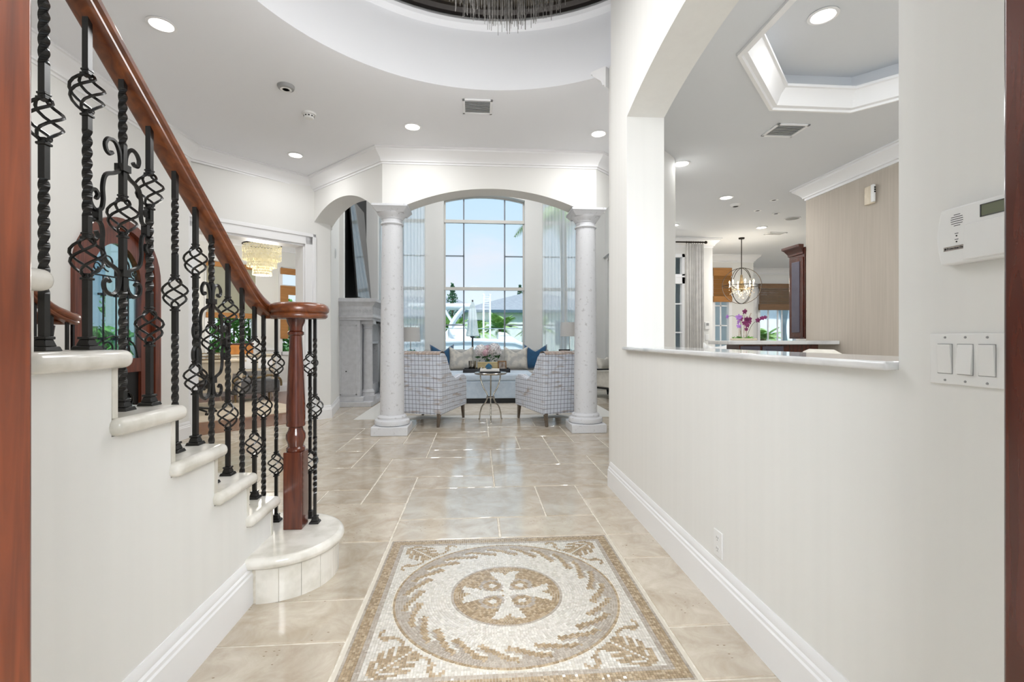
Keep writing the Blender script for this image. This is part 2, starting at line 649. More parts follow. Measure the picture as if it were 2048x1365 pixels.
def tile_material():
    m, n, b = _new('travertine')
    L = n.links
    geo = n.nodes.new('ShaderNodeNewGeometry')
    oi = n.nodes.new('ShaderNodeObjectInfo')
    ad = n.nodes.new('ShaderNodeVectorMath'); ad.operation = 'ADD'
    mu = n.nodes.new('ShaderNodeVectorMath'); mu.operation = 'SCALE'
    mu.inputs['Scale'].default_value = 37.0
    cb = n.nodes.new('ShaderNodeCombineXYZ')
    for k in range(3):
        L.new(oi.outputs['Random'], cb.inputs[k])
    L.new(cb.outputs[0], mu.inputs[0])
    L.new(geo.outputs['Position'], ad.inputs[0]); L.new(mu.outputs[0], ad.inputs[1])
    n1 = n.nodes.new('ShaderNodeTexNoise'); n1.inputs['Scale'].default_value = 5.5; n1.inputs['Detail'].default_value = 9; n1.inputs['Roughness'].default_value = 0.65
    n1.inputs['Distortion'].default_value = 0.6
    L.new(ad.outputs[0], n1.inputs['Vector'])
    rp = n.nodes.new('ShaderNodeValToRGB')
    rp.color_ramp.elements[0].position = 0.28; rp.color_ramp.elements[0].color = (*lin((0.67, 0.605, 0.52)), 1)
    rp.color_ramp.elements[1].position = 0.72; rp.color_ramp.elements[1].color = (*lin((0.82, 0.782, 0.72)), 1)
    L.new(n1.outputs['Fac'], rp.inputs[0])
    hs = n.nodes.new('ShaderNodeHueSaturation')
    mr = n.nodes.new('ShaderNodeMapRange'); mr.inputs['To Min'].default_value = 0.92; mr.inputs['To Max'].default_value = 1.07
    L.new(oi.outputs['Random'], mr.inputs[0]); L.new(mr.outputs[0], hs.inputs['Value']); L.new(rp.outputs[0], hs.inputs['Color'])
    # pits
    vo = n.nodes.new('ShaderNodeTexVoronoi'); vo.inputs['Scale'].default_value = 26; vo.feature = 'F1'
    mp = n.nodes.new('ShaderNodeMapping'); mp.inputs['Scale'].default_value = (1, 2.2, 1)
    L.new(ad.outputs[0], mp.inputs[0]); L.new(mp.outputs[0], vo.inputs['Vector'])
    n3 = n.nodes.new('ShaderNodeTexNoise'); n3.inputs['Scale'].default_value = 7; n3.inputs['Detail'].default_value = 4
    L.new(ad.outputs[0], n3.inputs['Vector'])
    lt = n.nodes.new('ShaderNodeMath'); lt.operation = 'LESS_THAN'; lt.inputs[1].default_value = 0.13
    L.new(vo.outputs['Distance'], lt.inputs[0])
    gt = n.nodes.new('ShaderNodeMath'); gt.operation = 'GREATER_THAN'; gt.inputs[1].default_value = 0.58
    L.new(n3.outputs['Fac'], gt.inputs[0])
    ml = n.nodes.new('ShaderNodeMath'); ml.operation = 'MULTIPLY'
    L.new(lt.outputs[0], ml.inputs[0]); L.new(gt.outputs[0], ml.inputs[1])
    mx = n.nodes.new('ShaderNodeMix'); mx.data_type = 'RGBA'
    L.new(ml.outputs[0], mx.inputs['Factor']); L.new(hs.outputs[0], mx.inputs[6]); mx.inputs[7].default_value = (*lin((0.52, 0.44, 0.34)), 1)
    L.new(mx.outputs[2], b.inputs['Base Color'])
    rr = n.nodes.new('ShaderNodeMapRange'); rr.inputs['To Min'].default_value = 0.06; rr.inputs['To Max'].default_value = 0.16
    L.new(n3.outputs['Fac'], rr.inputs[0]); L.new(rr.outputs[0], b.inputs['Roughness'])
    bp = n.nodes.new('ShaderNodeBump'); bp.inputs['Strength'].default_value = 0.10; bp.inputs['Distance'].default_value = 0.006
    n4 = n.nodes.new('ShaderNodeTexNoise'); n4.inputs['Scale'].default_value = 14; n4.inputs['Detail'].default_value = 2
    L.new(ad.outputs[0], n4.inputs['Vector']); L.new(n4.outputs['Fac'], bp.inputs['Height']); L.new(bp.outputs[0], b.inputs['Normal'])
    b.inputs['IOR'].default_value = 2.2
    return m


tile_material()
occ = {}
K0, K1, J0, J1 = -12, 11, -7, 20
rects = [(-2, 0, 6, 7), (0, 2, 5, 7), (-3, 0, 4, 6), (-2, 0, 3, 4), (0, 3, 3, 5), (-3, -2, 2, 4), (-2, 1, 1, 3), (1, 2, 1, 3), (2, 3, 2, 3),
         (2, 4, 0, 2), (-2, 0, 0, 1), (0, 2, 0, 1), (-4, -2, 0, 2), (-4, -3, 2, 3), (-6, -3, 3, 5), (-2, 1, 7, 9), (1, 2, 7, 9), (2, 3, 8, 9),
         (2, 4, 6, 8), (2, 3, 5, 6), (-4, -3, 5, 6), (-4, -2, 6, 8), (-3, -2, 8, 10), (-2, 0, 9, 10), (0, 3, 9, 11), (-5, -4, 7, 9), (-7, -4, 5, 7),
         (3, 5, 3, 5), (3, 5, 5, 6), (-3, 0, 10, 12), (-4, -3, 8, 9), (3, 4, 8, 9), (3, 6, 9, 11), (3, 4, 2, 3),
         (2, 4, -1, 0), (2, 4, -3, -1), (2, 4, -4, -3), (-5, -2, -2, 0), (-4, -2, -3, -2), (-4, -2, -4, -3), (-6, -4, 0, 3), (-2, 1, -6, -4), (1, 4, -5, -4)]
tiles = []


def free(a, b, c, d):
    return all((x, y) not in occ for x in range(a, b) for y in range(c, d)) and b <= K1 and d <= J1


def take(a, b, c, d):
    for x in range(a, b):
        for y in range(c, d):
            occ[(x, y)] = 1


take(-2, 2, -4, 0)          # the mosaic lies here
for q in rects:
    if free(*q):
        take(*q); tiles.append(q)
for y in range(J0, J1):
    for x in range(K0, K1):
        if (x, y) in occ:
            continue
        opts = [(3, 2), (2, 2), (2, 1), (1, 2), (2, 3)]
        random.shuffle(opts)
        for w_, h_ in opts + [(1, 1)]:
            if free(x, x + w_, y, y + h_):
                take(x, x + w_, y, y + h_); tiles.append((x, x + w_, y, y + h_)); break


def in_hall(X, Y):
    if X < -3.5 or Y < 0.4:
        return False
    if Y > 11.0 or X > 3.2:
        return False
    if X < -2.2 and (Y - 6.08) > (X + 3.46) * 1.126 and Y < 7.6:
        return False
    if X > 1.12 and Y < 3.85:
        return False
    if X < -2.5 and Y > 7.3:
        return False
    return True


tcache = {}
ntile = 0
for (a, b, c_, d_) in tiles:
    x0, x1, y0, y1 = gx(a), gx(b), gy(c_), gy(d_)
    if not any(in_hall(x, y) for x in (x0 + .02, x1 - .02, (x0 + x1) / 2) for y in (y0 + .02, y1 - .02, (y0 + y1) / 2)):
        continue
    if x1 < -1.15 and y1 < 2.7:      # under the solid stair
        continue
    if x0 > 1.1 and y1 < 3.8:
        continue
    w_, h_ = x1 - x0, y1 - y0
    key = (round(w_, 3), round(h_, 3), ntile % 3)
    if key not in tcache:
        rnd = random.Random(hash(key) % 1000)
        g = 0.0085
        # tumbled edge: outline with small bites, chamfered to the top face
        def outline(inset, z, amp):
            pts = []
            W2, H2 = w_ / 2 - inset, h_ / 2 - inset
            for (ax_, ay_, bx_, by_) in ((-W2, -H2, W2, -H2), (W2, -H2, W2, H2), (W2, H2, -W2, H2), (-W2, H2, -W2, -H2)):
                ln = w_ if abs(bx_ - ax_) > 1e-6 else h_; n_ = max(3, int(ln / 0.05))
                for i in range(n_):
                    t = i / n_
                    px, py = ax_ + (bx_ - ax_) * t, ay_ + (by_ - ay_) * t
                    j = rnd.uniform(0, amp)
                    dx = -j if abs(px) > W2 - 1e-6 else 0; dy = -j if abs(py) > H2 - 1e-6 else 0
                    pts.append((px + math.copysign(1, px) * dx, py + math.copysign(1, py) * dy, z))
            return pts
        lo_ = outline(g * 0.5, -0.012, 0.0)
        rnd = random.Random(hash(key) % 1000)
        mid_ = outline(g * 0.55, -0.0025, 0.003)
        hi_ = outline(g * 0.85, 0.0, 0.004)
        n_ = len(lo_)
        mb = MB()
        mb.add(lo_ + mid_ + hi_, [(i, (i + 1) % n_, n_ + (i + 1) % n_, n_ + i) for i in range(n_)] +
               [(n_ + i, n_ + (i + 1) % n_, 2 * n_ + (i + 1) % n_, 2 * n_ + i) for i in range(n_)] + [tuple(range(2 * n_, 3 * n_))])
        me = mb.mesh('floor_tile')
        me.materials.append(M['travertine'])
        tcache[key] = me
    o = link('floor_tile', tcache[key], fl)
    o.location = ((x0 + x1) / 2, (y0 + y1) / 2, 0)
    ntile += 1

# ------------------------------------------------------------------ ceiling slab with round well, drum, crown
ZC = 3.55
RC = (0.10, 2.72)
RR = 1.77


def holed(inner, rect, z, cx, cy):
    """flat ring between a closed inner polygon and a rectangle"""
    x0, x1, y0, y1 = rect
    angs = sorted(set([math.atan2(py - cy, px - cx) for px, py in inner] + [math.atan2(b - cy, a - cx) for a in (x0, x1) for b in (y0, y1)]))
    ni = len(inner)

    def hit_in(a):
        dx, dy = math.cos(a), math.sin(a)
        best = None
        for i in range(ni):
            (ax, ay), (bx, by) = inner[i], inner[(i + 1) % ni]
            ex, ey = bx - ax, by - ay
            den = dx * ey - dy * ex
            if abs(den) < 1e-12:
                continue
            t = ((ax - cx) * ey - (ay - cy) * ex) / den
            u = ((ax - cx) * dy - (ay - cy) * dx) / den
            if t > 0 and -1e-6 <= u <= 1 + 1e-6:
                best = t if best is None else min(best, t)
        return (cx + dx * best, cy + dy * best)

    def hit_out(a):
        dx, dy = math.cos(a), math.sin(a)
        t = min(((x1 if dx > 0 else x0) - cx) / dx if abs(dx) > 1e-9 else 1e9, ((y1 if dy > 0 else y0) - cy) / dy if abs(dy) > 1e-9 else 1e9)
        return (cx + dx * t, cy + dy * t)
    v = []; f = []
    n = len(angs)
    for a in angs:
        p = hit_in(a); q = hit_out(a)
        v += [(p[0], p[1], z), (q[0], q[1], z)]
    for i in range(n):
        j = (i + 1) % n
        f.append((2 * i, 2 * i + 1, 2 * j + 1, 2 * j))
    return v, f


mb = MB()
v, f_ = holed(circ(RC[0], RC[1], RR, 96), (-3.7, 3.2, 0.45, 7.45), ZC, *RC)
mb.add(v, f_)
ceil = struct(mb.build('ceiling', 'ceil', recalc=False))
# drum of the well: plain band, rounded ledge, upper band
mb = MB()
mb.lathe([(RR, ZC), (RR, 4.10), (RR - 0.05, 4.13), (RR - 0.06, 4.16), (RR - 0.045, 4.19), (RR, 4.21), (RR, 4.24)], (RC[0], RC[1], 0), seg=96)
mb.f = [q for q in mb.f if len(q) == 4]
drum = mb.build('ceiling_well', 'ceil', ceil, smooth=40)
mb = MB(); mb.lathe([(0.0, 4.46), (1.0, 4.44), (RR, 4.34), (RR, 4.22)], (RC[0], RC[1], 0), seg=96)
mb.f = [q for q in mb.f if len(q) == 4]
pm('dome_leaf', (0.62, 0.58, 0.52), (0.50, 0.47, 0.43), rough=0.4, metal=0.5, scale=3)
pm('dark_ring', (0.22, 0.20, 0.19), rough=0.4, metal=0.4)
mb.build('ceiling_dome', 'dome_leaf', ceil, smooth=40)
mb = MB(); mb.lathe([(1.72, 4.225), (1.77, 4.225), (1.77, 4.30), (1.72, 4.30), (1.70, 4.26), (1.72, 4.225)], (RC[0], RC[1], 0), seg=96)
mb.f = [q for q in mb.f if len(q) == 4]
mb.build('ring_band', 'dark_ring', ceil, smooth=40)
rib = MB()
rib.box((1.25, 0, 4.395), (1.0, 0.014, 0.02), ry=math.radians(7.5))
rme = rib.mesh('dome_rib'); rme.materials.append(M['dark_ring'])
for i in range(48):
    o = link('dome_rib', rme, ceil)
    o.location = (RC[0], RC[1], 0); o.rotation_euler = (0, 0, 2 * PI * i / 48)

CROWN = [(0, 0), (0.012, -0.0), (0.15, 0.0), (0.15, -0.018), (0.135, -0.022), (0.13, -0.04), (0.11, -0.06), (0.08, -0.085), (0.05, -0.11), (0.035, -0.14), (0.035, -0.152), (0.015, -0.156), (0.012, -0.175), (0.0, -0.178)]
CROWN = [(o, u) for o, u in CROWN[2:]] + [(0, 0)]
mb = MB()
# left wall -> office wall -> oblique arch wall -> arch wall -> right oblique wall
mb.sweep(CROWN, [(-3.5, 0.6), (-3.5, 6.07), (-2.44, 7.24), (-1.18, 6.0), (1.52, 6.0), (2.55, 7.0)], side=-1, z=ZC)
struct(mb.build('trim_1', 'trimw', smooth=25))
mb = MB(); mb.sweep(CROWN, [(2.05, 4.95), (1.165, 4.085), (1.10, 4.02)], side=-1, z=ZC)
struct(mb.build('trim_2', 'trimw', smooth=25))

# ------------------------------------------------------------------ walls
TOP = 4.25
mb = MB()
# right hall wall with pass-through (A at far end so that thickness goes to +x)
mb.wall((1.08, 0.42), (1.08, 3.79), -0.277, 0, TOP, [(1.146 - .42, 3.375 - .42, 1.12, 2.812, 0.152)], nseg=28)
wr = struct(mb.build('wall_right', 'wall'))
mb = MB()
mb.wall((1.14, 3.80), (1.14, 4.06), -0.1, 0, ZC)
mb.wall((1.14, 4.06), (2.0, 4.93), -0.1, 0, ZC)
mb.wall((2.0, 4.93), (2.62, 7.1), -0.1, 0, ZC)
struct(mb.build('wall_partition', 'wall_plain'))
mb = MB()
mb.wall((-1.18, 6.0), (1.52, 6.0), 0.30, 2.86, TOP, [(0.275, 2.475, 2.86, 2.86, 0.235)], nseg=32)
struct(mb.build('wall_arch', 'wall_plain'))
d45 = Vector((1.26, -1.24)); L45 = d45.length
mb = MB()
mb.wall((-2.44, 7.24), (-1.18, 6.0), 0.30, 2.86, TOP, [(0.02, L45 - 0.22, 2.86, 2.90, 0.25)], nseg=28)
struct(mb.build('wall_arch_left', 'wall_plain'))
mb = MB()
mb.wall((1.52, 6.0), (2.78, 7.24), 0.30, 2.86, TOP, [(0.22, L45 - 0.02, 2.86, 2.90, 0.25)], nseg=20)
struct(mb.build('wall_arch_right', 'wall_plain'))
# left wall with the arched door, office wall with the wide doorway
mb = MB()
mb.wall((-3.5, 0.42), (-3.5, 6.09), 0.22, 0, TOP, [(4.40 - .42, 5.44 - .42, 0, 1.83, 0.515)], nseg=28)
struct(mb.build('wall_left', 'wall_plain'))
OW = Vector((-2.945, 6.66)); ON = Vector((-0.7071, 0.7071)); OT = Vector((0.7071, 0.7071))


def ow(t, n):
    p = OW + OT * t + ON * n
    return (p.x, p.y)


mb = MB()
mb.wall(ow(-0.80, 0), ow(1.02, 0), 0.24, 0, TOP, [(0.06, 1.42, 0, 2.57, 0)])
struct(mb.build('wall_office', 'wall_plain'))
# front wall with the entrance opening
mb = MB()
mb.wall((-3.7, 0.42), (1.4, 0.42), 0.16, 0, TOP, [(3.7 - 0.60, 3.7 + 0.76, 0, 2.75, 0)])
struct(mb.build('wall_front', 'wall_plain'))

BASE = [(0, 0), (0.022, 0), (0.022, 0.135), (0.017, 0.142), (0.017, 0.155), (0.010, 0.163), (0.012, 0.172), (0.008, 0.188), (0.004, 0.20), (0, 0.20)]
mb = MB(); mb.sweep(BASE, [(1.08, 0.6), (1.08, 3.79), (1.30, 3.79)], side=1)
struct(mb.build('baseboard_right', 'trimw', smooth=30))
mb = MB(); mb.sweep(BASE, [(-1.035, 2.235), (-1.035, 0.6)], side=1)
struct(mb.build('baseboard_left', 'trimw', smooth=30))
mb = MB(); mb.sweep(BASE, [ow(0.78, -0.0), ow(1.02, 0), (-2.43, 8.53)], side=-1)
mb.sweep(BASE, [(-3.5, 2.9), (-3.5, 4.33)], side=-1)
mb.sweep(BASE, [(-3.5, 5.5), (-3.5, 6.05)], side=-1)
struct(mb.build('baseboard_back', 'trimw', smooth=30))

# office door casing
mb = MB()
CAS = [(0, 0), (0.0, 0.022), (0.03, 0.026), (0.10, 0.030), (0.105, 0.04), (0.13, 0.04), (0.13, 0)]
for (t0, t1, z0, z1) in ((-0.85, -0.72, 0, 2.70), (0.62, 0.755, 0, 2.70), (-0.85, 0.755, 2.57, 2.70)):
    p, q = ow(t0, -0.03), ow(t1, -0.03)
    mb.wall(p, q, 0.03, z0, z1)
for (t0, t1, z0, z1) in ((-0.87, -0.82, 0, 2.735), (0.725, 0.775, 0, 2.735), (-0.87, 0.775, 2.685, 2.735)):
    mb.wall(ow(t0, -0.045), ow(t1, -0.045), 0.02, z0, z1)
struct(mb.build('trim_3', 'trimw', bevel=0.006))
mb = MB()
mb.wall(ow(-0.74, 0), ow(-0.715, 0), 0.24, 0, 2.57)
mb.wall(ow(0.60, 0), ow(0.625, 0), 0.24, 0, 2.57)
mb.wall(ow(-0.74, 0), ow(0.625, 0), 0.24, 2.545, 2.57)
struct(mb.build('trim_4', 'trimw'))

# ------------------------------------------------------------------ staircase
ZS = [0.21, 0.40, 0.59, 0.78, 0.973, 1.168, 1.364, 1.555]
TIP = [2.80, 2.515, 2.265, 2.002, 1.736, 1.475, 1.215, 0.955]


def flare(x):
    return 0.85 * ((-1.0 - x) / 1.7) ** 2 if x < -1.0 else 0.0


XS = [-1.0 - 1.75 * i / 10 for i in range(11)]
stair = thing('staircase', 'curved white staircase with cream marble treads beside the entrance', 'staircase')
for i in range(8):
    zt = ZS[i]; th_ = 0.052
    if i == 0:
        poly = circ(-1.0, 2.5, 0.305, 28, -PI / 2, PI / 2, True) + [(x, 2.805 + flare(x)) for x in XS[1:]]
        poly += [(x, 2.16 + flare(x)) for x in XS[::-1][:-1]]
        mb = MB(); mb.prism(poly, zt - th_, zt)
        mb.build('tread', 'marble', stair, bevel=0.024, bseg=4)
    else:
        far = [(x, TIP[i] + flare(x)) for x in XS]
        nxt = TIP[i + 1] - 0.06 if i < 7 else 0.60
        near = [(x, nxt + (flare(x) if i < 7 else 0)) for x in XS[::-1]]
        mb = MB(); mb.prism(far + near, zt - th_, zt)
        mb.build('tread', 'marble', stair, bevel=0.024, bseg=4)
    # riser of this step (below its nosing)
    z0 = 0.0 if i == 0 else ZS[i - 1]
    if i == 0:
        R_ = 0.278
        n_t = 9
        for k in range(n_t):
            a0 = -PI / 2 + PI * k / n_t + 0.004; a1 = -PI / 2 + PI * (k + 1) / n_t - 0.004
            pts = circ(-1.0, 2.5, R_, 4, a0, a1, True) + circ(-1.0, 2.5, R_ - 0.014, 4, a1, a0, True)
            MB().prism(pts, 0.0, zt - th_).build('riser_tile', 'marble', stair)
        MB().prism(circ(-1.0, 2.5, R_ - 0.006, 32), 0, zt - th_ + 0.004).build('riser_core', 'grout', stair)
        MB().prism([(x, 2.775 + flare(x)) for x in XS] + [(x, 2.60 + flare(x)) for x in XS[::-1]], 0, zt - th_).build('riser', 'marble', stair)
    else:
        yf = TIP[i] - 0.03
        MB().prism([(x, yf + flare(x)) for x in [-1.032] + XS[1:]] + [(x, yf - 0.02 + flare(x)) for x in XS[::-1][:-1] + [-1.032]], z0, zt - th_).build('riser', 'marble', stair)
mb = MB()
for i in range(8):
    yf = (TIP[i] - 0.05) if i else 2.52
    nxt = TIP[i + 1] - 0.05 if i < 7 else 0.60
    xs_ = [-1.035] + XS[1:]
    mb.prism([(x, yf + flare(x)) for x in xs_] + [(x, nxt + (flare(x) if i < 7 else 0)) for x in xs_[::-1]], 0, ZS[i] - 0.052)
mb.build('stringer_wall', 'wall', stair)

# ------------------------------------------------------------------ near railing
RX = -1.115


def twist(mb, z0, z1, s, turns):
    n = max(8, int(turns * 20))
    pts = []
    for i in range(n + 1):
        a = PI / 4 + 2 * PI * turns * i / n
        z = z0 + (z1 - z0) * i / n
        for k in range(4):
            pts.append((s * 0.74 * math.cos(a + k * PI / 2), s * 0.74 * math.sin(a + k * PI / 2), z))
    f = []
    for i in range(n):
        for k in range(4):
            f.append((i * 4 + k, i * 4 + (k + 1) % 4, (i + 1) * 4 + (k + 1) % 4, (i + 1) * 4 + k))
    f.append((3, 2, 1, 0)); f.append(tuple(range(n * 4, n * 4 + 4)))
    mb.add(pts, f)


def basket(mb, zc, hgt, rad, wire=0.0042):
    for k in range(4):
        pts = []
        for i in range(13):
            t = i / 12
            r = 0.006 + (rad - 0.006) * math.sin(PI * t) ** 0.85
            a = k * PI / 2 + 1.35 * PI * (t - 0.5)
            pts.append((r * math.cos(a), r * math.sin(a), zc + (t - 0.5) * hgt))
        mb.tube(pts, wire, 5)


def collar(mb, z, s=0.0125):
    mb.box((0, 0, z), (s * 2, s * 2, 0.007))
    mb.box((0, 0, z + 0.006), (s * 1.5, s * 1.5, 0.016))
    mb.box((0, 0, z + 0.012), (s * 1.8, s * 1.8, 0.006))


def baluster(parent, kind, x, y, zb, zt, S=0.0165, shoe=True):
    """one wrought-iron baluster, a part of the railing; basket, collars and shoe are its sub-parts"""
    Ht = zt - zb
    o_bar = MB()
    runs = []
    bz = []
    if kind == 'A':
        bz = [0.28, 0.77]; tw = [(0.40, 0.66)]
    elif kind == 'B':
        bz = [0.565]; tw = [(0.14, 0.42), (0.70, 0.90)]
    elif kind == 'C':
        bz = [0.585]; tw = [(0.06, 0.36), (0.80, 0.97)]
    else:
        tw = []
    BH = 0.115
    cuts = []
    for b in bz:
        cuts.append((b * Ht - BH / 2, b * Ht + BH / 2, 'b'))
    for a, b in tw:
        cuts.append((a * Ht, b * Ht, 't'))
    cuts.sort()
    cur = 0.0
    for a, b, k in cuts:
        if a > cur:
            o_bar.box((0, 0, (cur + a) / 2), (S, S, a - cur))
        if k == 'b':
            runs.append(o_bar); o_bar = MB()
        if k == 't':
            twist(o_bar, a, b, S, (b - a) / 0.125)
        cur = b
    o_bar.box((0, 0, (cur + Ht) / 2), (S, S, Ht - cur))
    m = Matrix.Translation((x, y, zb))
    runs.append(o_bar)
    bar = runs[0].xf(m).build('baluster', 'iron', parent)
    for q in runs[1:]:
        q.xf(m).build('bar', 'iron', bar)
    for b in bz:
        q = MB(); basket(q, b * Ht, BH, 0.041)
        q.xf(m).build('basket', 'iron', bar, smooth=50)
        for zc in (b * Ht - BH / 2 - 0.006, b * Ht + BH / 2 - 0.004):
            q = MB(); collar(q, zc)
            q.xf(m).build('collar', 'iron', bar, bevel=0.0015, bseg=1)
    if shoe:
        q = MB()
        q.hexa([(-.026, -.026, 0), (.026, -.026, 0), (.026, .026, 0), (-.026, .026, 0), (-.022, -.022, .012), (.022, -.022, .012), (.022, .022, .012), (-.022, .022, .012)])
        q.hexa([(-.018, -.018, .012), (.018, -.018, .012), (.018, .018, .012), (-.018, .018, .012), (-.013, -.013, .03), (.013, -.013, .03), (.013, .013, .03), (-.013, .013, .03)])
        q.box((0, 0, .034), (.032, .032, .008))
        q.xf(m).build('shoe', 'iron', bar, bevel=0.0015, bseg=1)
    if kind == 'C':
        zc = 0.595 * Ht
        for sg in (-1, 1):
            q = MB()
            up = [(.044, .176), (.054, .168), (.068, .174), (.072, .193), (.058, .212), (.034, .213), (.017, .190), (.012, .160), (.014, .135), (.03, .118), (.07, .098), (.082, .06), (.08, .02), (.088, -.01), (.112, -.016), (.128, .002), (.128, .03), (.112, .042), (.100, .030), (.106, .016)]
            dn = [(.106, -.078), (.100, -.092), (.112, -.104), (.128, -.092), (.128, -.062), (.112, -.046), (.088, -.052), (.08, -.08), (.082, -.12), (.07, -.158), (.03, -.178), (.014, -.194), (.013, -.215), (.022, -.245), (.046, -.260), (.070, -.250), (.076, -.228), (.064, -.214), (.052, -.222)]
            for pth in (up, dn):
                q.tube(catmull([(0, sg * a, zc + b) for a, b in pth], 4), 0.0068, 5)
            q.box((0, sg * .102, zc - .031), (.02, .014, .036))
            q.xf(m).build('scroll', 'iron', bar, smooth=50)
        for zz in (.142, -.190):
            MB().box((0, 0, zc + zz), (.028, .034, .022)).xf(m).build('clasp', 'iron', bar)
    return bar


rail = thing('stair_railing', 'wrought iron twisted stair railing with mahogany handrail on the near stair side', 'railing', (RX, 2.58, 0.21))
BY = [1.309, 1.445, 1.582, 1.704, 1.841, 1.969, 2.082, 2.214, 2.342, 2.468, 2.569]
BK = ['B', 'A', 'C', 'A', 'B', 'A', 'C', 'A', 'B', 'A', 'B']


def rail_z(y):
    zs = 2.106 - 0.759 * (y - 1.454)
    lv = 1.305
    # smooth levelling
    k = 0.05
    return lv + k * math.log(1 + math.exp(min(40, (zs - lv) / k)))


def step_z(y):
    z = ZS[0]
    for i in range(1, 8):
        if y < TIP[i] - 0.005:
            z = ZS[i]
    return z


for y, k in zip(BY, BK):
    baluster(rail, k, RX, y, step_z(y), rail_z(y) + 0.01)
for (x, y, k) in ((-1.09, 2.665, 'A'), (-0.925, 2.705, 'A'), (-0.872, 2.625, 'B')):
    baluster(rail, k, x, y, ZS[0], 1.315, S=0.0145)
# handrail: straight fall, easing, volute round the newel
path = []
y = 0.62
while y < 2.60:
    path.append((RX, y, rail_z(y))); y += 0.04 if y > 2.2 else 0.12
vc = Vector((-0.955, 2.58))
for i in range(0, 30):
    a = PI - 0.05 - i * (2 * PI * 1.02) / 29
    r = 0.155 - 0.075 * (i / 29)
    path.append((vc.x + r * math.cos(a), vc.y + r * math.sin(a), 1.307))
half = [(0.024, 0.0), (0.034, 0.010), (0.034, 0.020), (0.029, 0.026), (0.040, 0.036), (0.042, 0.052), (0.034, 0.068), (0.018, 0.078)]
prof = [(-a, b) for a, b in half] + [(0.0, 0.081)] + [(a, b) for a, b in half[::-1]]
mb = MB(); mb.sweep(prof, path, side=1)
hr = mb.build('handrail', 'mahogany', rail, smooth=40)
mb = MB(); mb.lathe([(0.0, 1.303), (0.085, 1.303), (0.098, 1.315), (0.096, 1.33), (0.088, 1.34), (0.10, 1.352), (0.10, 1.37), (0.085, 1.386), (0.0, 1.39)], (vc.x, vc.y, 0), seg=32)
mb.build('volute_cap', 'newelwood', hr, smooth=40)
nw = MB()
nw.box((-0.955, 2.58, 0.21 + 0.2), (0.095, 0.095, 0.40))
newel = nw.build('newel_post', 'newelwood', rail, bevel=0.004)
mb = MB()
mb.lathe([(0.0, 0.60), (0.040, 0.605), (0.047, 0.615), (0.047, 0.628), (0.038, 0.636), (0.040, 0.65), (0.049, 0.675), (0.048, 0.70), (0.037, 0.722), (0.035, 0.735), (0.046, 0.742), (0.048, 0.752), (0.045, 0.762),
          (0.047, 0.78), (0.046, 0.86), (0.040, 1.0), (0.033, 1.15), (0.030, 1.21), (0.030, 1.215), (0.040, 1.222), (0.040, 1.235), (0.031, 1.242), (0.033, 1.262), (0.043, 1.285), (0.046, 1.297), (0.046, 1.306), (0.0, 1.307)], (-0.955, 2.58, 0), seg=32)
mb.build('turned_shaft', 'newelwood', newel, smooth=35)

# ------------------------------------------------------------------ far railing of the stair
FX = -2.80
fr = thing('stair_railing', 'mahogany handrail with plain black balusters on the far stair side, beside the arched door', 'railing', (FX, 3.5, 0.21))


def frz(y):
    zs = 1.30 + 0.76 * (3.38 - y); lv = 1.30; k = 0.05
    return lv + k * math.log(1 + math.exp(min(40, (zs - lv) / k)))


path = [(FX, 2.3 + 0.06 * i, frz(2.3 + 0.06 * i)) for i in range(20)]
vc2 = Vector((FX - 0.14, 3.47))
for i in range(24):
    a = 0.1 + i * 2 * PI * 0.95 / 23
    r = 0.14 - 0.06 * i / 23
    path.append((vc2.x + r * math.cos(a), vc2.y + r * math.sin(a), 1.30))
mb = MB(); mb.sweep(prof, path, side=1)
mb.build('handrail', 'mahogany', fr, smooth=40)
for i in range(9):
    y = 2.5 + i * 0.12
    baluster(fr, 'P', FX, y, 0.21 if y > 3.3 else 0.4, frz(y) + 0.01)
baluster(fr, 'P', FX - 0.06, 3.58, 0.21, 1.305)
baluster(fr, 'P', FX - 0.2, 3.56, 0.21, 1.305)
mb = MB(); mb.lathe([(0.0, 0.21), (0.047, 0.21), (0.047, 0.6), (0.036, 0.64), (0.047, 0.70), (0.034, 1.2), (0.045, 1.29), (0.0, 1.305)], (FX - 0.14, 3.47, 0), seg=20)
mb.build('newel_post', 'newelwood', fr, smooth=35)

# ------------------------------------------------------------------ mosaic medallion in the floor
CX, CY, HX, HY = 0.137, 2.238, 0.638, 0.617
T_TAN = [(0.655, 0.575, 0.465), (0.605, 0.525, 0.415), (0.70, 0.625, 0.52), (0.57, 0.49, 0.385)]
T_TAU = [(0.66, 0.62, 0.57), (0.63, 0.585, 0.535), (0.69, 0.65, 0.60)]
T_WHI = [(0.81, 0.79, 0.755), (0.785, 0.765, 0.73), (0.83, 0.81, 0.78), (0.76, 0.735, 0.695)]
rnd = random.Random(5)
NB = 23


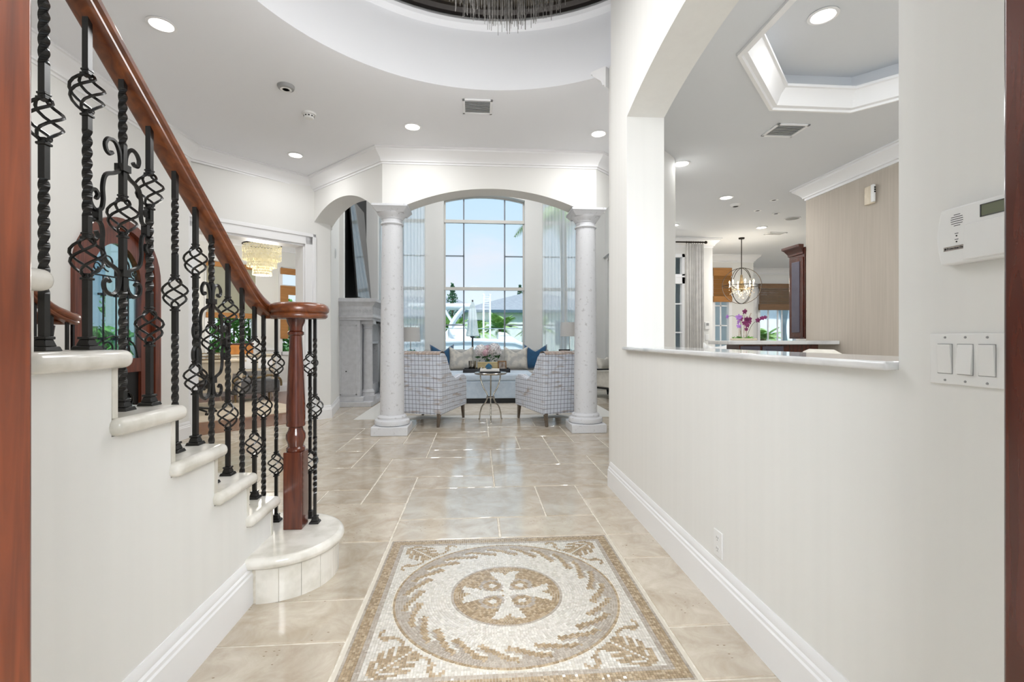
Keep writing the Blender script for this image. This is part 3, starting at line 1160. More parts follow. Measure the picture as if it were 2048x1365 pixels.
def leaf(x, y):
    """acanthus sprig and scrolls in the corner quadrant; x, y > 0 from the centre"""
    a = (x + y) / math.sqrt(2); b = (x - y) / math.sqrt(2)
    t = (a - 0.545) / 0.215
    if 0 <= t <= 1:
        lob = ((t * 5.0 + abs(b) * 16) % 1.0)
        w_ = 0.085 * math.sin(PI * min(1, t * 0.86 + 0.16)) * (1.0 if lob < 0.72 else 0.30)
        if abs(b) < w_ and not (abs(b) < 0.0035 and t < 0.8):
            return True
    for sg in (-1, 1):
        cx_, cy_ = 0.555, sg * 0.155
        r = math.hypot(a - cx_, b - cy_)
        if abs(r - 0.03) < 0.008 and (a - cx_) > -0.015:
            return True
        # stem from the leaf foot to the curl
        t2 = (b * sg - 0.02) / 0.13
        if 0 < t2 < 1 and abs(a - (0.560 - 0.05 * math.sin(PI * t2) * 0.6 + 0.012)) < 0.0075:
            return True
    return False


def mosaic(x, y):
    mx_ = abs(x) / HX; my_ = abs(y) / HY
    ex = HX - abs(x); ey = HY - abs(y); e_ = min(ex, ey)
    if e_ < 0.012:
        return T_TAU
    if e_ < 0.058:
        return T_TAN
    if e_ < 0.074:
        return T_TAU
    r = math.hypot(x, y); a = math.atan2(y, x)
    if r > 0.522:
        return T_TAN if leaf(abs(x), abs(y)) else T_WHI
    if r > 0.506:
        return T_TAN
    if r > 0.385:
        # twisted rope: each strand starts at the inner edge and sweeps outwards under the next
        p_ = (a * NB / (2 * PI)) % 1.0

        def rc(q_):
            s_ = min(1.0, q_ / 1.5)
            return 0.402 + 0.070 * (s_ * s_ * (3 - 2 * s_))
        lo_, hi_ = rc(p_), rc(p_ + 1.0)
        if p_ < 0.12 and r < lo_ + 0.012 and math.hypot((p_ - 0.12) * 0.12, r - lo_) > 0.013:
            return T_WHI
        if abs(r - lo_) < 0.0145:
            return T_TAN
        if r < lo_:
            return T_WHI
        if p_ < 0.42 and abs(r - hi_) < 0.0145 * (1 - 0.4 * p_):
            return T_TAN
        if p_ < 0.5 and r < hi_ - 0.009 and r > lo_ + 0.0145:
            return T_WHI if (hi_ - r) < 0.03 else T_TAU
        return T_TAU
    if r > 0.262:
        return T_WHI
    if r > 0.247:
        return T_TAU
    # white cross with flared, notched arms
    q = (a + PI / 4) % (PI / 2) - PI / 4
    al = r * math.cos(q); ac = abs(r * math.sin(q))
    if al < 0.205 - 0.0 and ac < 0.018 + 0.42 * max(0, al - 0.07):
        if not (al > 0.165 and ac < (al - 0.165) * 0.6):
            return T_WHI
    qd = a % (PI / 2) - PI / 4
    rd = math.hypot(r * math.cos(qd) - 0.095, r * math.sin(qd))
    if abs(rd - 0.052) < 0.009:
        return T_TAU
    if rd < 0.018:
        return T_WHI
    return T_TAN


TS = 0.0112
verts = []; faces = []; cols = []


def tessera(cx_, cy_, w_, h_, ang, pal):
    ca, sa = math.cos(ang), math.sin(ang)
    z = rnd.uniform(-0.0004, 0.0004)
    tx, ty = rnd.uniform(-0.0003, 0.0003), rnd.uniform(-0.0003, 0.0003)
    k = len(verts)
    for (s_, zz) in ((0.97, -0.003), (0.86, 0.0)):
        for (px, py) in ((-1, -1), (1, -1), (1, 1), (-1, 1)):
            lx, ly = px * w_ / 2 * s_, py * h_ / 2 * s_
            verts.append((CX + cx_ + lx * ca - ly * sa, CY + cy_ + lx * sa + ly * ca, zz + z + (px * tx + py * ty if zz == 0 else 0)))
    faces.extend([(k + 4, k + 5, k + 6, k + 7), (k, k + 1, k + 5, k + 4), (k + 1, k + 2, k + 6, k + 5), (k + 2, k + 3, k + 7, k + 6), (k + 3, k, k + 4, k + 7)])
    c = rnd.choice(pal); g = rnd.uniform(0.97, 1.03)
    c = (*lin(tuple(min(1, q * g) for q in c)), 1)
    cols.extend([c] * 8)


ring_out = 0.522
nr = int(ring_out / TS)
for i in range(nr):
    r = (i + 0.5) * ring_out / nr
    n_ = max(4, int(2 * PI * r / (TS * 1.05)))
    off_ = rnd.random()
    for k in range(n_):
        a = 2 * PI * (k + off_) / n_
        tessera(r * math.cos(a), r * math.sin(a), 2 * PI * r / n_, ring_out / nr, a + PI / 2, mosaic(r * math.cos(a), r * math.sin(a)))
nx_ = int(2 * HX / TS); ny_ = int(2 * HY / TS)
for i in range(nx_):
    for j in range(ny_):
        x = -HX + (i + 0.5) * 2 * HX / nx_; y = -HY + (j + 0.5) * 2 * HY / ny_
        if math.hypot(x, y) < ring_out + 0.004:
            continue
        tessera(x, y, 2 * HX / nx_, 2 * HY / ny_, 0, mosaic(x, y))
attrm('mosaic_stone', 'stone', 0.11)
mos = thing('floor_mosaic', 'square mosaic medallion of tan and white tesserae set in the entrance floor', 'mosaic', (CX, CY, 0))
me = bpy.data.meshes.new('tesserae')
me.from_pydata([(x - CX, y - CY, z) for x, y, z in verts], [], faces)
ca_ = me.color_attributes.new('stone', 'FLOAT_COLOR', 'POINT')
ca_.data.foreach_set('color', [c for q in cols for c in q])
me.materials.append(M['mosaic_stone'])
o = link('tesserae', me, mos); o['kind'] = 'stuff'
pm('mosaic_bed', (0.80, 0.77, 0.715), rough=0.9)
MB().b2(CX - 0.652, CX + 0.652, CY - 0.62, CY + 0.62, -0.03, -0.0022).build('mortar_bed', 'mosaic_bed', mos)

# ------------------------------------------------------------------ columns
def column(x, label):
    t = thing('stone_column', label, 'column', (x, 6.155, 0), 0, 'cast stone columns of the arch')
    MB().box((0, 0, 0.055), (0.45, 0.45, 0.11)).build('plinth', 'caststone', t, bevel=0.008, local=True)
    MB().lathe([(0.0, 0.11), (0.20, 0.11), (0.215, 0.118), (0.222, 0.145), (0.215, 0.172), (0.198, 0.182), (0.182, 0.186), (0.178, 0.20), (0.182, 0.212), (0.172, 0.226), (0.152, 0.24), (0.0, 0.24)], seg=40).build('base', 'caststone', t, smooth=40, local=True)
    MB().lathe([(0.0, 0.235), (0.15, 0.235), (0.150, 0.3), (0.148, 0.8), (0.138, 1.8), (0.127, 2.62), (0.125, 2.645), (0.0, 2.645)], seg=40).build('shaft', 'caststone', t, smooth=40, local=True)
    c = MB().lathe([(0.0, 2.64), (0.137, 2.64), (0.145, 2.652), (0.137, 2.664), (0.125, 2.668), (0.125, 2.71), (0.135, 2.715), (0.14, 2.73), (0.155, 2.745), (0.178, 2.772), (0.188, 2.79), (0.0, 2.79)], seg=40).build('capital', 'caststone', t, smooth=40, local=True)
    mb = MB()
    a, b = 0.165, 0.215
    mb.hexa([(-a, -a, 2.78), (a, -a, 2.78), (a, a, 2.78), (-a, a, 2.78), (-b, -b, 2.84), (b, -b, 2.84), (b, b, 2.84), (-b, b, 2.84)])
    mb.box((0, 0, 2.855), (0.44, 0.44, 0.03))
    mb.build('abacus', 'caststone', t, bevel=0.004, local=True)
    return t


column(AX - 1.25, 'round grey cast stone column left of the armchairs')
column(AX + 1.25, 'round grey cast stone column right of the armchairs')

# ------------------------------------------------------------------ ceiling fittings
def downlight(x, y, z, label, power=13, r=0.075, lit=True, grp='recessed ceiling lights'):
    t = thing('recessed_light', label, 'ceiling light', (x, y, z), 0, grp)
    MB().lathe([(r, -0.001), (r + 0.022, -0.002), (r + 0.024, -0.007), (r + 0.004, -0.010), (r, -0.004)], seg=28).build('trim_ring', 'trimw', t, smooth=40, local=True)
    MB().lathe([(0.0, -0.005), (r + 0.002, -0.0045)], seg=28).build('lens', 'lamp_lens' if lit else 'plastic_grey', t, local=True)
    if lit:
        lamp('AREA', (x, y, z - 0.02), power, t, size=2 * r)
    return t


HL = [(-2.352, 3.724, 'largest recessed light above the handrail'), (-2.319, 6.251, 'recessed light above the office doorway'),
      (-0.717, 5.319, 'recessed light left of the ceiling vent'), (1.38, 5.346, 'recessed light right of the ceiling vent beside the right wall')]
for (x, y, l), pw in zip(HL, (13, 8, 10, 12)):
    downlight(x, y, ZC, l, pw)


def vent(x, y, z, w_, h_, label, rz=0.0):
    t = thing('air_vent', label, 'vent', (x, y, z), rz)
    mb = MB()
    for (a, b, c_, d_) in ((-w_ / 2, w_ / 2, h_ / 2 - .025, h_ / 2), (-w_ / 2, w_ / 2, -h_ / 2, -h_ / 2 + .025), (-w_ / 2, -w_ / 2 + .025, -h_ / 2, h_ / 2), (w_ / 2 - .025, w_ / 2, -h_ / 2, h_ / 2)):
        mb.b2(a, b, c_, d_, -0.012, 0)
    mb.build('frame', 'trimw', t, bevel=0.003, local=True)
    MB().b2(-w_ / 2 + .02, w_ / 2 - .02, -h_ / 2 + .02, h_ / 2 - .02, -0.002, 0.0).build('backing', 'slot', t, local=True)
    n_ = 9
    for i in range(n_):
        yy = -h_ / 2 + .03 + (h_ - .06) * (i + 0.5) / n_
        MB().box((0, yy, -0.008), (w_ - .05, 0.010, 0.0025), rx=math.radians(40)).build('slat', 'plastic_white', t, local=True)


vent(0.0, 4.814, ZC, 0.30, 0.30, 'white louvred vent in the hall ceiling')
t = thing('smoke_detector', 'flat grey disc detector on the ceiling nearer the handrail', 'detector', (-1.774, 4.552, ZC))
MB().lathe([(0.0, -0.035), (0.05, -0.035), (0.068, -0.028), (0.075, -0.012), (0.075, 0.0), (0.0, 0.0)], seg=28).build('housing', 'plastic_grey', t, smooth=40, local=True)
MB().lathe([(0.03, -0.036), (0.04, -0.039), (0.05, -0.036)], seg=24).build('grille_ring', 'plastic_white', t, smooth=40, local=True)
t = thing('smoke_detector', 'small white smoke detector with dark slots above the office doorway', 'detector', (-1.752, 5.09, ZC))
MB().lathe([(0.0, -0.055), (0.04, -0.055), (0.05, -0.045), (0.052, -0.022), (0.068, -0.018), (0.072, 0.0), (0.0, 0.0)], seg=28).build('housing', 'plastic_white', t, smooth=40, local=True)
for i in range(10):
    a = 2 * PI * i / 10
    MB().box((0.0505 * math.cos(a), 0.0505 * math.sin(a), -0.035), (0.004, 0.016, 0.012), rz=a).build('slot', 'black', t, local=True)

# chandelier of hanging glass threads in the well
ch = thing('chandelier', 'round chandelier of long grey glass threads hanging in the ceiling well', 'chandelier', (0.2, 3.02, 4.44))
MB().lathe([(0.0, -0.03), (0.42, -0.03), (0.44, -0.02), (0.44, 0.0), (0.0, 0.0)], seg=40).build('canopy', 'chrome', ch, smooth=40, local=True)
pm('thread', (0.34, 0.33, 0.32), (0.52, 0.51, 0.50), rough=0.12, ior=1.6, metal=0.3, scale=40)
mb = MB(); rr_ = random.Random(3)
for i in range(420):
    a = rr_.uniform(0, 2 * PI); r = 0.41 * math.sqrt(rr_.uniform(0.25, 1))
    x, y = r * math.cos(a), r * math.sin(a)
    ln = 1.09 - 0.11 * (r / 0.41) ** 2 + rr_.uniform(-0.06, 0.06) + 0.02 * math.sin(5 * a)
    mb.tube([(x, y, -0.03), (x, y, -ln)], 0.0022, 4)
o = mb.build('glass_threads', 'thread', ch, local=True, kind='stuff')
lamp('POINT', (-0.1, 2.85, 2.95), 63, ch, size=0.42)

# ------------------------------------------------------------------ entrance frame close to the camera
d1 = struct(MB().b2(-0.60, -0.452, 0.36, 0.50, 0, 2.62).build('door_1', 'frontwood', bevel=0.006))
MB().b2(-0.47, -0.4355, 0.435, 0.50, 0, 2.60).build('jamb_stop', 'frontwood', d1, bevel=0.004)
MB().b2(0.625, 0.76, 0.36, 0.50, 0, 2.62).build('jamb', 'darkwood', d1, bevel=0.006)
MB().b2(0.597, 0.64, 0.435, 0.50, 0, 2.60).build('jamb_stop', 'darkwood', d1, bevel=0.004)
MB().b2(-0.60, 0.76, 0.36, 0.50, 2.60, 2.75).build('head', 'frontwood', d1, bevel=0.006)
mb = MB(); mb.box((-0.4455, 0.415, 1.54), (0.014, 0.035, 0.05)); mb.lathe([(0, 0), (0.005, 0), (0.005, 0.05), (0, 0.05)], (-0.437, 0.40, 1.515), seg=10)
mb.build('hinge', 'silver', d1)

# ------------------------------------------------------------------ wall devices on the right wall
def textmesh(name, body, size, mat, parent, m, extrude=0.0003):
    cu = bpy.data.curves.new(name, 'FONT')
    cu.body = body; cu.size = size; cu.extrude = extrude; cu.align_x = 'LEFT'
    cu.resolution_u = 2
    ob = bpy.data.objects.new(name, cu)
    COL.objects.link(ob)
    dg = bpy.context.evaluated_depsgraph_get()
    me = bpy.data.meshes.new_from_object(ob.evaluated_get(dg))
    bpy.data.objects.remove(ob)
    me.transform((WM[parent.name].inverted() @ m) if parent else m)
    me.materials.clear(); me.materials.append(M[mat])
    return link(name, me, parent)


XW = 1.08
# local frame on the wall: u runs towards the camera (-y), v up, w out into the hall (-x)
FW = Matrix(((0, 0, -1, XW), (-1, 0, 0, 0), (0, 1, 0, 0), (0, 0, 0, 1)))


def fw(y, z):
    return Matrix.Translation((0, y, z)) @ FW


t = thing('alarm_keypad', 'white alarm keypad with small display on the wall above the switches', 'keypad', (XW, 0.93, 1.365))
m = fw(1.012, 1.366)
q = MB()
n_ = 8
arc = [(-0.010 * math.sin(PI * i / n_), 0.127 * (1 - i / n_)) for i in range(1, n_)]
q.prism_m([(0, 0), (0.19, 0), (0.19, 0.127), (0, 0.127)] + arc, 0.024, m)
q.build('housing', 'plastic_white', t, bevel=0.004, bseg=2)
q = MB(); q.prism_m([(0.052, 0.006), (0.185, 0.006), (0.185, 0.082), (0.056, 0.082), (0.053, 0.06)], 0.0275, m); q.build('flap', 'plastic_white', t, bevel=0.002)
q = MB(); q.prism_m([(0.088, 0.092), (0.165, 0.092), (0.165, 0.115), (0.088, 0.115)], 0.0246, m); q.build('display', 'lcd', t)
q = MB()
for (a, b, c_, d_) in ((0.086, 0.167, 0.115, 0.1165), (0.086, 0.167, 0.0905, 0.092), (0.086, 0.088, 0.0905, 0.1165), (0.165, 0.167, 0.0905, 0.1165)):
    q.prism_m([(a, c_), (b, c_), (b, d_), (a, d_)], 0.0255, m)
q.build('display_frame', 'slot', t)
q = MB()
for i, (a, b) in enumerate(((0.030, 0.044), (0.024, 0.049), (0.023, 0.050), (0.023, 0.050), (0.024, 0.049), (0.030, 0.044))):
    z = 0.108 - i * 0.0048
    q.prism_m([(a, z), (b, z), (b, z + 0.0014), (a, z + 0.0014)], 0.0243, m)
q.build('speaker_slots', 'slot', t)
for z in (0.062, 0.049):
    q = MB(); q.lathe([(0, 0), (0.0018, 0), (0.0018, 0.0004), (0, 0.0004)], seg=10, m=m @ Matrix.Translation((0.036, z, 0.024))); q.build('indicator', 'black', t)
    q = MB(); q.prism_m([(0.032, z + 0.0045), (0.040, z + 0.0045), (0.040, z + 0.006), (0.032, z + 0.006)], 0.0242, m); q.build('indicator_mark', 'slot', t)
q = MB(); q.prism_m([(0.007, 0.031), (0.054, 0.031), (0.054, 0.0405), (0.007, 0.0405)], 0.0243, m); q.build('badge', 'chrome', t)
textmesh('lettering', 'Protection One', 0.0062, 'black', t, m @ Matrix.Translation((0.0145, 0.0337, 0.0245)))
q = MB(); q.lathe([(0.0012, 0), (0.0022, 0), (0.0022, 0.0004), (0.0012, 0.0004), (0.0012, 0)], seg=14, m=m @ Matrix.Translation((0.0112, 0.0357, 0.0243))); q.build('logo_ring', 'black', t)

t = thing('switch_plate', 'white triple rocker switch plate below the alarm keypad', 'switch', (XW, 0.97, 1.096))
m = fw(1.056, 1.096)
MB().prism_m([(0, 0), (0.165, 0), (0.165, 0.116), (0, 0.116)], 0.006, m).build('plate', 'plastic_white', t, bevel=0.002)
for k in range(3):
    u = 0.037 + 0.0455 * k
    q = MB(); q.prism_m([(u - 0.0175, 0.0235), (u + 0.0175, 0.0235), (u + 0.0175, 0.0925), (u - 0.0175, 0.0925)], 0.0066, m); q.build('rocker_frame', 'plastic_grey', t)
    mm = m @ Matrix.Translation((u, 0.058, 0.007)) @ Matrix.Rotation(math.radians(4 if k != 1 else -4), 4, 'X')
    MB().box((0, 0, 0), (0.033, 0.066, 0.006)).xf(mm).build('rocker', 'plastic_white', t, bevel=0.001)
    for z in (0.009, 0.107):
        MB().lathe([(0, 0.006), (0.0028, 0.006), (0.0024, 0.0072), (0, 0.0074)], seg=10, m=m @ Matrix.Translation((u, z, 0))).build('screw', 'plastic_grey', t)

t = thing('power_outlet', 'white duplex power outlet low on the right wall above the baseboard', 'outlet', (XW, 2.06, 0.222))
m = fw(2.095, 0.222)
MB().prism_m([(0, 0), (0.072, 0), (0.072, 0.116), (0, 0.116)], 0.006, m).build('plate', 'plastic_white', t, bevel=0.002)
for z in (0.034, 0.082):
    q = MB(); q.prism_m([(0.036 + 0.016 * math.cos(a), z + 0.0145 * math.sin(a)) for a in [2 * PI * i / 12 for i in range(12)]], 0.0075, m)
    r_ = q.build('receptacle', 'plastic_white', t)
    for du in (-0.006, 0.006):
        MB().prism_m([(0.036 + du - 0.0011, z - 0.001), (0.036 + du + 0.0011, z - 0.001), (0.036 + du + 0.0011, z + 0.008), (0.036 + du - 0.0011, z + 0.008)], 0.0078, m).build('slot', 'slot', r_)
    MB().lathe([(0, 0.0076), (0.0024, 0.0076), (0.0024, 0.0079), (0, 0.0079)], seg=10, m=m @ Matrix.Translation((0.036, z - 0.008, 0))).build('slot', 'slot', r_)

# marble ledge of the pass-through
mb = MB(); mb.b2(1.045, 1.40, 1.148, 3.385, 1.118, 1.142)
lg = struct(mb.build('window_sill_ledge', 'marble_sill', bevel=0.008, bseg=3))
lg.name = 'trim_5'
# ------------------------------------------------------------------ arched side door (left wall)
XD = -3.5


def arch_poly(y0, y1, z0, zs, zt, n=20):
    """outline in (y, z): straight sides to zs, elliptic head to zt"""
    c = (y0 + y1) / 2; a = (y1 - y0) / 2; b = zt - zs
    return [(y0, z0), (y1, z0)] + [(c + a * math.cos(PI * i / n), zs + b * math.sin(PI * i / n)) for i in range(n + 1)]


def arch_band(mb, out, inn, x0, x1):
    """band between two arch outlines with equal point counts (open at the foot)"""
    n = len(out)
    o = out[1:] + [out[0]]; i_ = inn[1:] + [inn[0]]
    for k in range(n - 1):
        mb.hexa([(x0, o[k][0], o[k][1]), (x0, o[k + 1][0], o[k + 1][1]), (x0, i_[k + 1][0], i_[k + 1][1]), (x0, i_[k][0], i_[k][1]),
                 (x1, o[k][0], o[k][1]), (x1, o[k + 1][0], o[k + 1][1]), (x1, i_[k + 1][0], i_[k + 1][1]), (x1, i_[k][0], i_[k][1])])


dr = struct(thing('door_2', 'arched dark wooden door with iron scrollwork and glass in the left wall', 'door', (XD, 4.92, 0)))
del dr['category']
mb = MB()
arch_band(mb, arch_poly(4.36, 5.48, 0, 1.80, 2.38), arch_poly(4.45, 5.39, 0, 1.80, 2.29), XD - 0.16, XD + 0.035)
mb.build('door_frame', 'doorwood', dr, smooth=30)
mb = MB()
arch_band(mb, arch_poly(4.455, 5.385, 0.01, 1.80, 2.285), arch_poly(4.60, 5.24, 0.24, 1.75, 2.13), XD - 0.07, XD - 0.01)
mb.b2(XD - 0.07, XD - 0.01, 4.58, 5.26, 0.01, 0.24)
mb.b2(XD - 0.07, XD - 0.012, 4.58, 5.26, 0.86, 1.0)
leafd = mb.build('door_leaf', 'doorwood', dr, smooth=30)
MB().b2(XD - 0.052, XD - 0.046, 4.58, 5.26, 0.98, 2.14).build('glass_pane', 'glass_dark', leafd)
MB().b2(XD - 0.055, XD - 0.04, 4.58, 5.26, 0.22, 0.87).build('lower_panel', 'black', leafd)
mb = MB()
for y in (4.76, 4.92, 5.08):
    mb.tube([(XD - 0.03, y, 1.0), (XD - 0.03, y, 1.80)], 0.008, 6)
    for z in (1.2, 1.62):
        mb.box((XD - 0.03, y, z), (0.028, 0.035, 0.028)); mb.box((XD - 0.03, y - 0.05, z), (0.014, 0.022, 0.02))
mb.tube([(XD - 0.03, 4.60, 1.80), (XD - 0.03, 5.24, 1.80)], 0.008, 6)


def spiral(cy, cz, r, turns, sg, x):
    return [(x, cy + sg * r * (1 - 0.72 * i / 24) * math.cos(2 * PI * turns * i / 24 - PI / 2), cz + r * (1 - 0.72 * i / 24) * math.sin(2 * PI * turns * i / 24 - PI / 2)) for i in range(25)]


for sg in (-1, 1):
    mb.tube(spiral(4.92 + sg * 0.10, 1.93, 0.085, 1.4, sg, XD - 0.03), 0.008, 6)
    mb.tube(spiral(4.92 + sg * 0.24, 1.87, 0.055, 1.3, -sg, XD - 0.03), 0.007, 6)
    mb.tube(spiral(4.92 + sg * 0.10, 1.10, 0.09, 1.4, sg, XD - 0.03), 0.008, 6)
    mb.tube(catmull([(XD - 0.03, 4.92 + sg * 0.30, 0.99), (XD - 0.03, 4.92 + sg * 0.24, 1.14), (XD - 0.03, 4.92 + sg * 0.08, 1.22), (XD - 0.03, 4.92, 1.22)]), 0.008, 6)
    mb.tube(spiral(4.92 + sg * 0.14, 0.58, 0.10, 1.5, sg, XD - 0.03), 0.009, 6)
    mb.tube(catmull([(XD - 0.03, 4.92 + sg * 0.28, 0.30), (XD - 0.03, 4.92 + sg * 0.24, 0.55), (XD - 0.03, 4.92 + sg * 0.05, 0.80)]), 0.008, 6)
mb.build('iron_scrollwork', 'iron', leafd, smooth=50)
mb = MB()
for z in (0.35, 1.05, 1.72):
    mb.b2(XD - 0.012, XD + 0.004, 5.37, 5.40, z, z + 0.11)
mb.build('hinge', 'iron', dr)
mb = MB(); mb.lathe([(0, 0), (0.022, 0), (0.022, 0.008), (0, 0.01)], seg=14, m=Matrix.Translation((XD - 0.01, 4.52, 1.06)) @ Matrix.Rotation(PI / 2, 4, 'Y'))
mb.tube(catmull([(XD, 4.52, 1.06), (XD + 0.045, 4.52, 1.06), (XD + 0.055, 4.56, 1.05), (XD + 0.05, 4.62, 1.055)]), 0.008, 8)
mb.build('door_handle', 'silver', leafd, smooth=40)
# switch between door and office
t = thing('light_switch', 'small white switch on the wall between arched door and office', 'switch', (XD, 5.75, 1.1))
MB().b2(XD, XD + 0.006, 5.71, 5.79, 1.08, 1.20).build('plate', 'plastic_white', t, bevel=0.002)
MB().b2(XD + 0.005, XD + 0.009, 5.735, 5.765, 1.105, 1.175).build('rocker', 'plastic_white', t, bevel=0.001)

# ------------------------------------------------------------------ office beyond the wide doorway
OM = Matrix(((OT.x, ON.x, 0, OW.x), (OT.y, ON.y, 0, OW.y), (0, 0, 1, 0), (0, 0, 0, 1)))   # local: x along the wall, y into the office
ORZ = PI / 4


def ob(mb):
    return mb.xf(OM)


mb = MB(); mb.prism([(-0.95, 0.0), (1.0, 0.0), (1.0, 0.6), (3.3, 3.0), (3.3, 4.3), (-0.95, 4.3)], -0.1, 0.004)
struct(ob(mb).build('floor_office', 'floorwood'))
mb = MB(); mb.prism([(-0.95, 0.1), (0.9, 0.1), (0.9, 0.7), (3.3, 3.1), (3.3, 4.3), (-0.95, 4.3)], 3.30, 3.36)
struct(ob(mb).build('ceiling_office', 'ceil'))
mb = MB(); mb.wall((3.4, 4.2), (-0.95, 4.2), -0.12, 0, 3.3, [(3.4 - 1.50, 3.4 - 0.62, 0.85, 2.72, 0), (3.4 - 2.62, 3.4 - 2.06, 0.85, 2.80, 0)])
struct(ob(mb).build('wall_office_back', 'wall_plain'))
mb = MB(); mb.wall((-0.83, 4.2), (-0.83, 0.26), -0.12, 0, 3.3)
struct(ob(mb).build('wall_office_side', 'wall_plain'))
mb = MB(); mb.sweep([(0, 0), (0.11, 0), (0.11, -0.02), (0.03, -0.10), (0.03, -0.13), (0, -0.13)], [(-0.83, 0.3), (-0.83, 4.2), (3.3, 4.2)], side=-1, z=3.30)
struct(ob(mb).build('trim_6', 'trimw'))
mb = MB(); mb.sweep(BASE, [(-0.83, 4.2), (3.3, 4.2)], side=-1)
struct(ob(mb).build('baseboard_office', 'trimw'))
# wainscot rail and panel moulding between the two office windows
mb = MB()
for (a, b, z0, z1) in ((1.58, 2.02, 0.28, 0.31), (1.58, 2.02, 0.86, 0.89), (1.58, 1.61, 0.28, 0.89), (1.99, 2.02, 0.28, 0.89)):
    mb.b2(a, b, 4.185, 4.2, z0, z1)
mb.b2(1.52, 2.05, 4.17, 4.2, 0.94, 0.98)
struct(ob(mb).build('trim_7', 'trimw'))


def office_window(n, x0, x1, z0, z1, lites, shade_z):
    w_ = struct(thing('window_%d' % n, 'office window', 'window')); del w_['category']; del w_['label']
    mb = MB()
    for (a, b, c_, d_) in ((x0 - .05, x0 + .03, z0 - .05, z1 + .05), (x1 - .03, x1 + .05, z0 - .05, z1 + .05), (x0, x1, z1 - .03, z1 + .05), (x0, x1, z0 - .05, z0 + .03)):
        mb.b2(a, b, 4.17, 4.26, c_, d_)
    for zz in lites:
        mb.b2(x0, x1, 4.22, 4.25, zz - .012, zz + .012)
    ob(mb).build('window_frame', 'trimw', w_)
    MB_ = MB(); MB_.b2(x0, x1, 4.235, 4.24, z0, z1)
    ob(MB_).build('pane', 'glass', w_)
    return w_


office_window(1, 0.62, 1.50, 0.88, 2.70, (1.7, 2.2), 1.7)
office_window(2, 2.08, 2.60, 0.88, 2.78, (2.42, 1.7), 1.5)
sheerm('woven', (0.80, 0.78, 0.70), 0.85)
sheerm('woven_tan', (0.72, 0.52, 0.30), 0.85)
sh = thing('woven_shade', 'pale woven shade with brown bottom rail in the office window above the hedge', 'window shade', (OM @ Vector((1.06, 4.14, 1.6))), ORZ)
mb = MB()
n_ = 12
for i in range(n_):
    z0 = 1.72 + 0.98 * i / n_; mb.b2(0.60, 1.52, 4.13 + 0.004 * (i % 2), 4.138 + 0.004 * (i % 2), z0, z0 + 0.98 / n_)
ob(mb).build('shade_cloth', 'woven', sh)
ob(MB().b2(0.58, 1.54, 4.115, 4.15, 1.63, 1.74)).build('bottom_rail', 'shadewood', sh, bevel=0.004)
ob(MB().b2(0.58, 1.54, 4.115, 4.15, 2.68, 2.78)).build('head_rail', 'shadewood', sh, bevel=0.004)
sh = thing('woven_shade', 'orange brown wooden shade in the narrow office window right of the shell lamp', 'window shade', (OM @ Vector((2.3, 4.14, 1.6))), ORZ)
ob(MB().b2(2.05, 2.63, 4.12, 4.15, 2.66, 2.80)).build('head_rail', 'shadewood', sh, bevel=0.004)
ob(MB().b2(2.05, 2.63, 4.125, 4.145, 2.20, 2.40)).build('slat_band', 'shadewood', sh)
ob(MB().b2(2.05, 2.22, 4.125, 4.145, 1.2, 2.20)).build('side_fold', 'shadewood', sh)

# hedge and daylight outside the office window
pm('leaf_green', (0.26, 0.50, 0.16), (0.50, 0.74, 0.32), rough=0.6, scale=9, rand=0.1)
pm('leaf_dark', (0.16, 0.34, 0.24), (0.28, 0.48, 0.33), rough=0.6, scale=9)


def leafcloud(mb, box, n, size, seed):
    r_ = random.Random(seed)
    for _ in range(n):
        c = Vector([r_.uniform(box[2 * k], box[2 * k + 1]) for k in range(3)])
        m_ = Matrix.Rotation(r_.uniform(0, 6.28), 4, 'Z') @ Matrix.Rotation(r_.uniform(-1.2, 1.2), 4, 'X') @ Matrix.Rotation(r_.uniform(0, 6.28), 4, 'Y')
        s_ = size * r_.uniform(0.6, 1.3)
        mb.add([c + m_ @ Vector(p) * s_ for p in ((-.5, 0, 0), (0, .22, .08), (.5, 0, 0), (0, -.22, .08))], [(0, 1, 2, 3)])


hd = thing('hedge', 'leafy green hedge outside the office window', 'hedge', (OM @ Vector((1.5, 5.6, 0))), ORZ)
mb = MB(); leafcloud(mb, (-0.8, 3.2, 5.3, 5.9, 0.0, 2.2), 5200, 0.16, 4)
o = ob(mb).build('leaves', 'leaf_green', hd, kind='stuff', recalc=False)
mb = MB()
for i in range(12):
    mb.tube([(-0.7 + i * 0.33, 5.65, 0), (-0.68 + i * 0.33, 5.7, 2.0)], 0.02, 5)
ob(mb).build('stems', 'darkwood', hd)

# capiz shell chandelier
pm('capiz', (0.93, 0.90, 0.79), (0.88, 0.84, 0.68), rough=0.35, scale=20, emit=(1.0, 0.95, 0.82), estr=0.12)
cl = OM @ Vector((0.86, 2.1, 0))
cp = thing('shell_chandelier', 'three tier capiz shell chandelier glowing in the office', 'chandelier', (cl.x, cl.y, 2.93))
MB().lathe([(0.0, 0.36), (0.07, 0.36), (0.07, 0.34), (0.008, 0.33), (0.008, 0.0), (0.0, 0.0)], seg=16).build('ceiling_rod', 'bronze', cp, local=True)
mb = MB(); mb.tube([(0.31 * math.cos(a), 0.31 * math.sin(a), -0.06) for a in [2 * PI * i / 40 for i in range(40)]], 0.012, 6, closed=True)
mb.tube([(0.22 * math.cos(a), 0.22 * math.sin(a), 0.0) for a in [2 * PI * i / 40 for i in range(40)]], 0.010, 6, closed=True)
for i in range(6):
    a = PI * i / 3
    mb.tube([(0, 0, 0.03), (0.22 * math.cos(a), 0.22 * math.sin(a), 0.0), (0.31 * math.cos(a), 0.31 * math.sin(a), -0.06)], 0.006, 5)
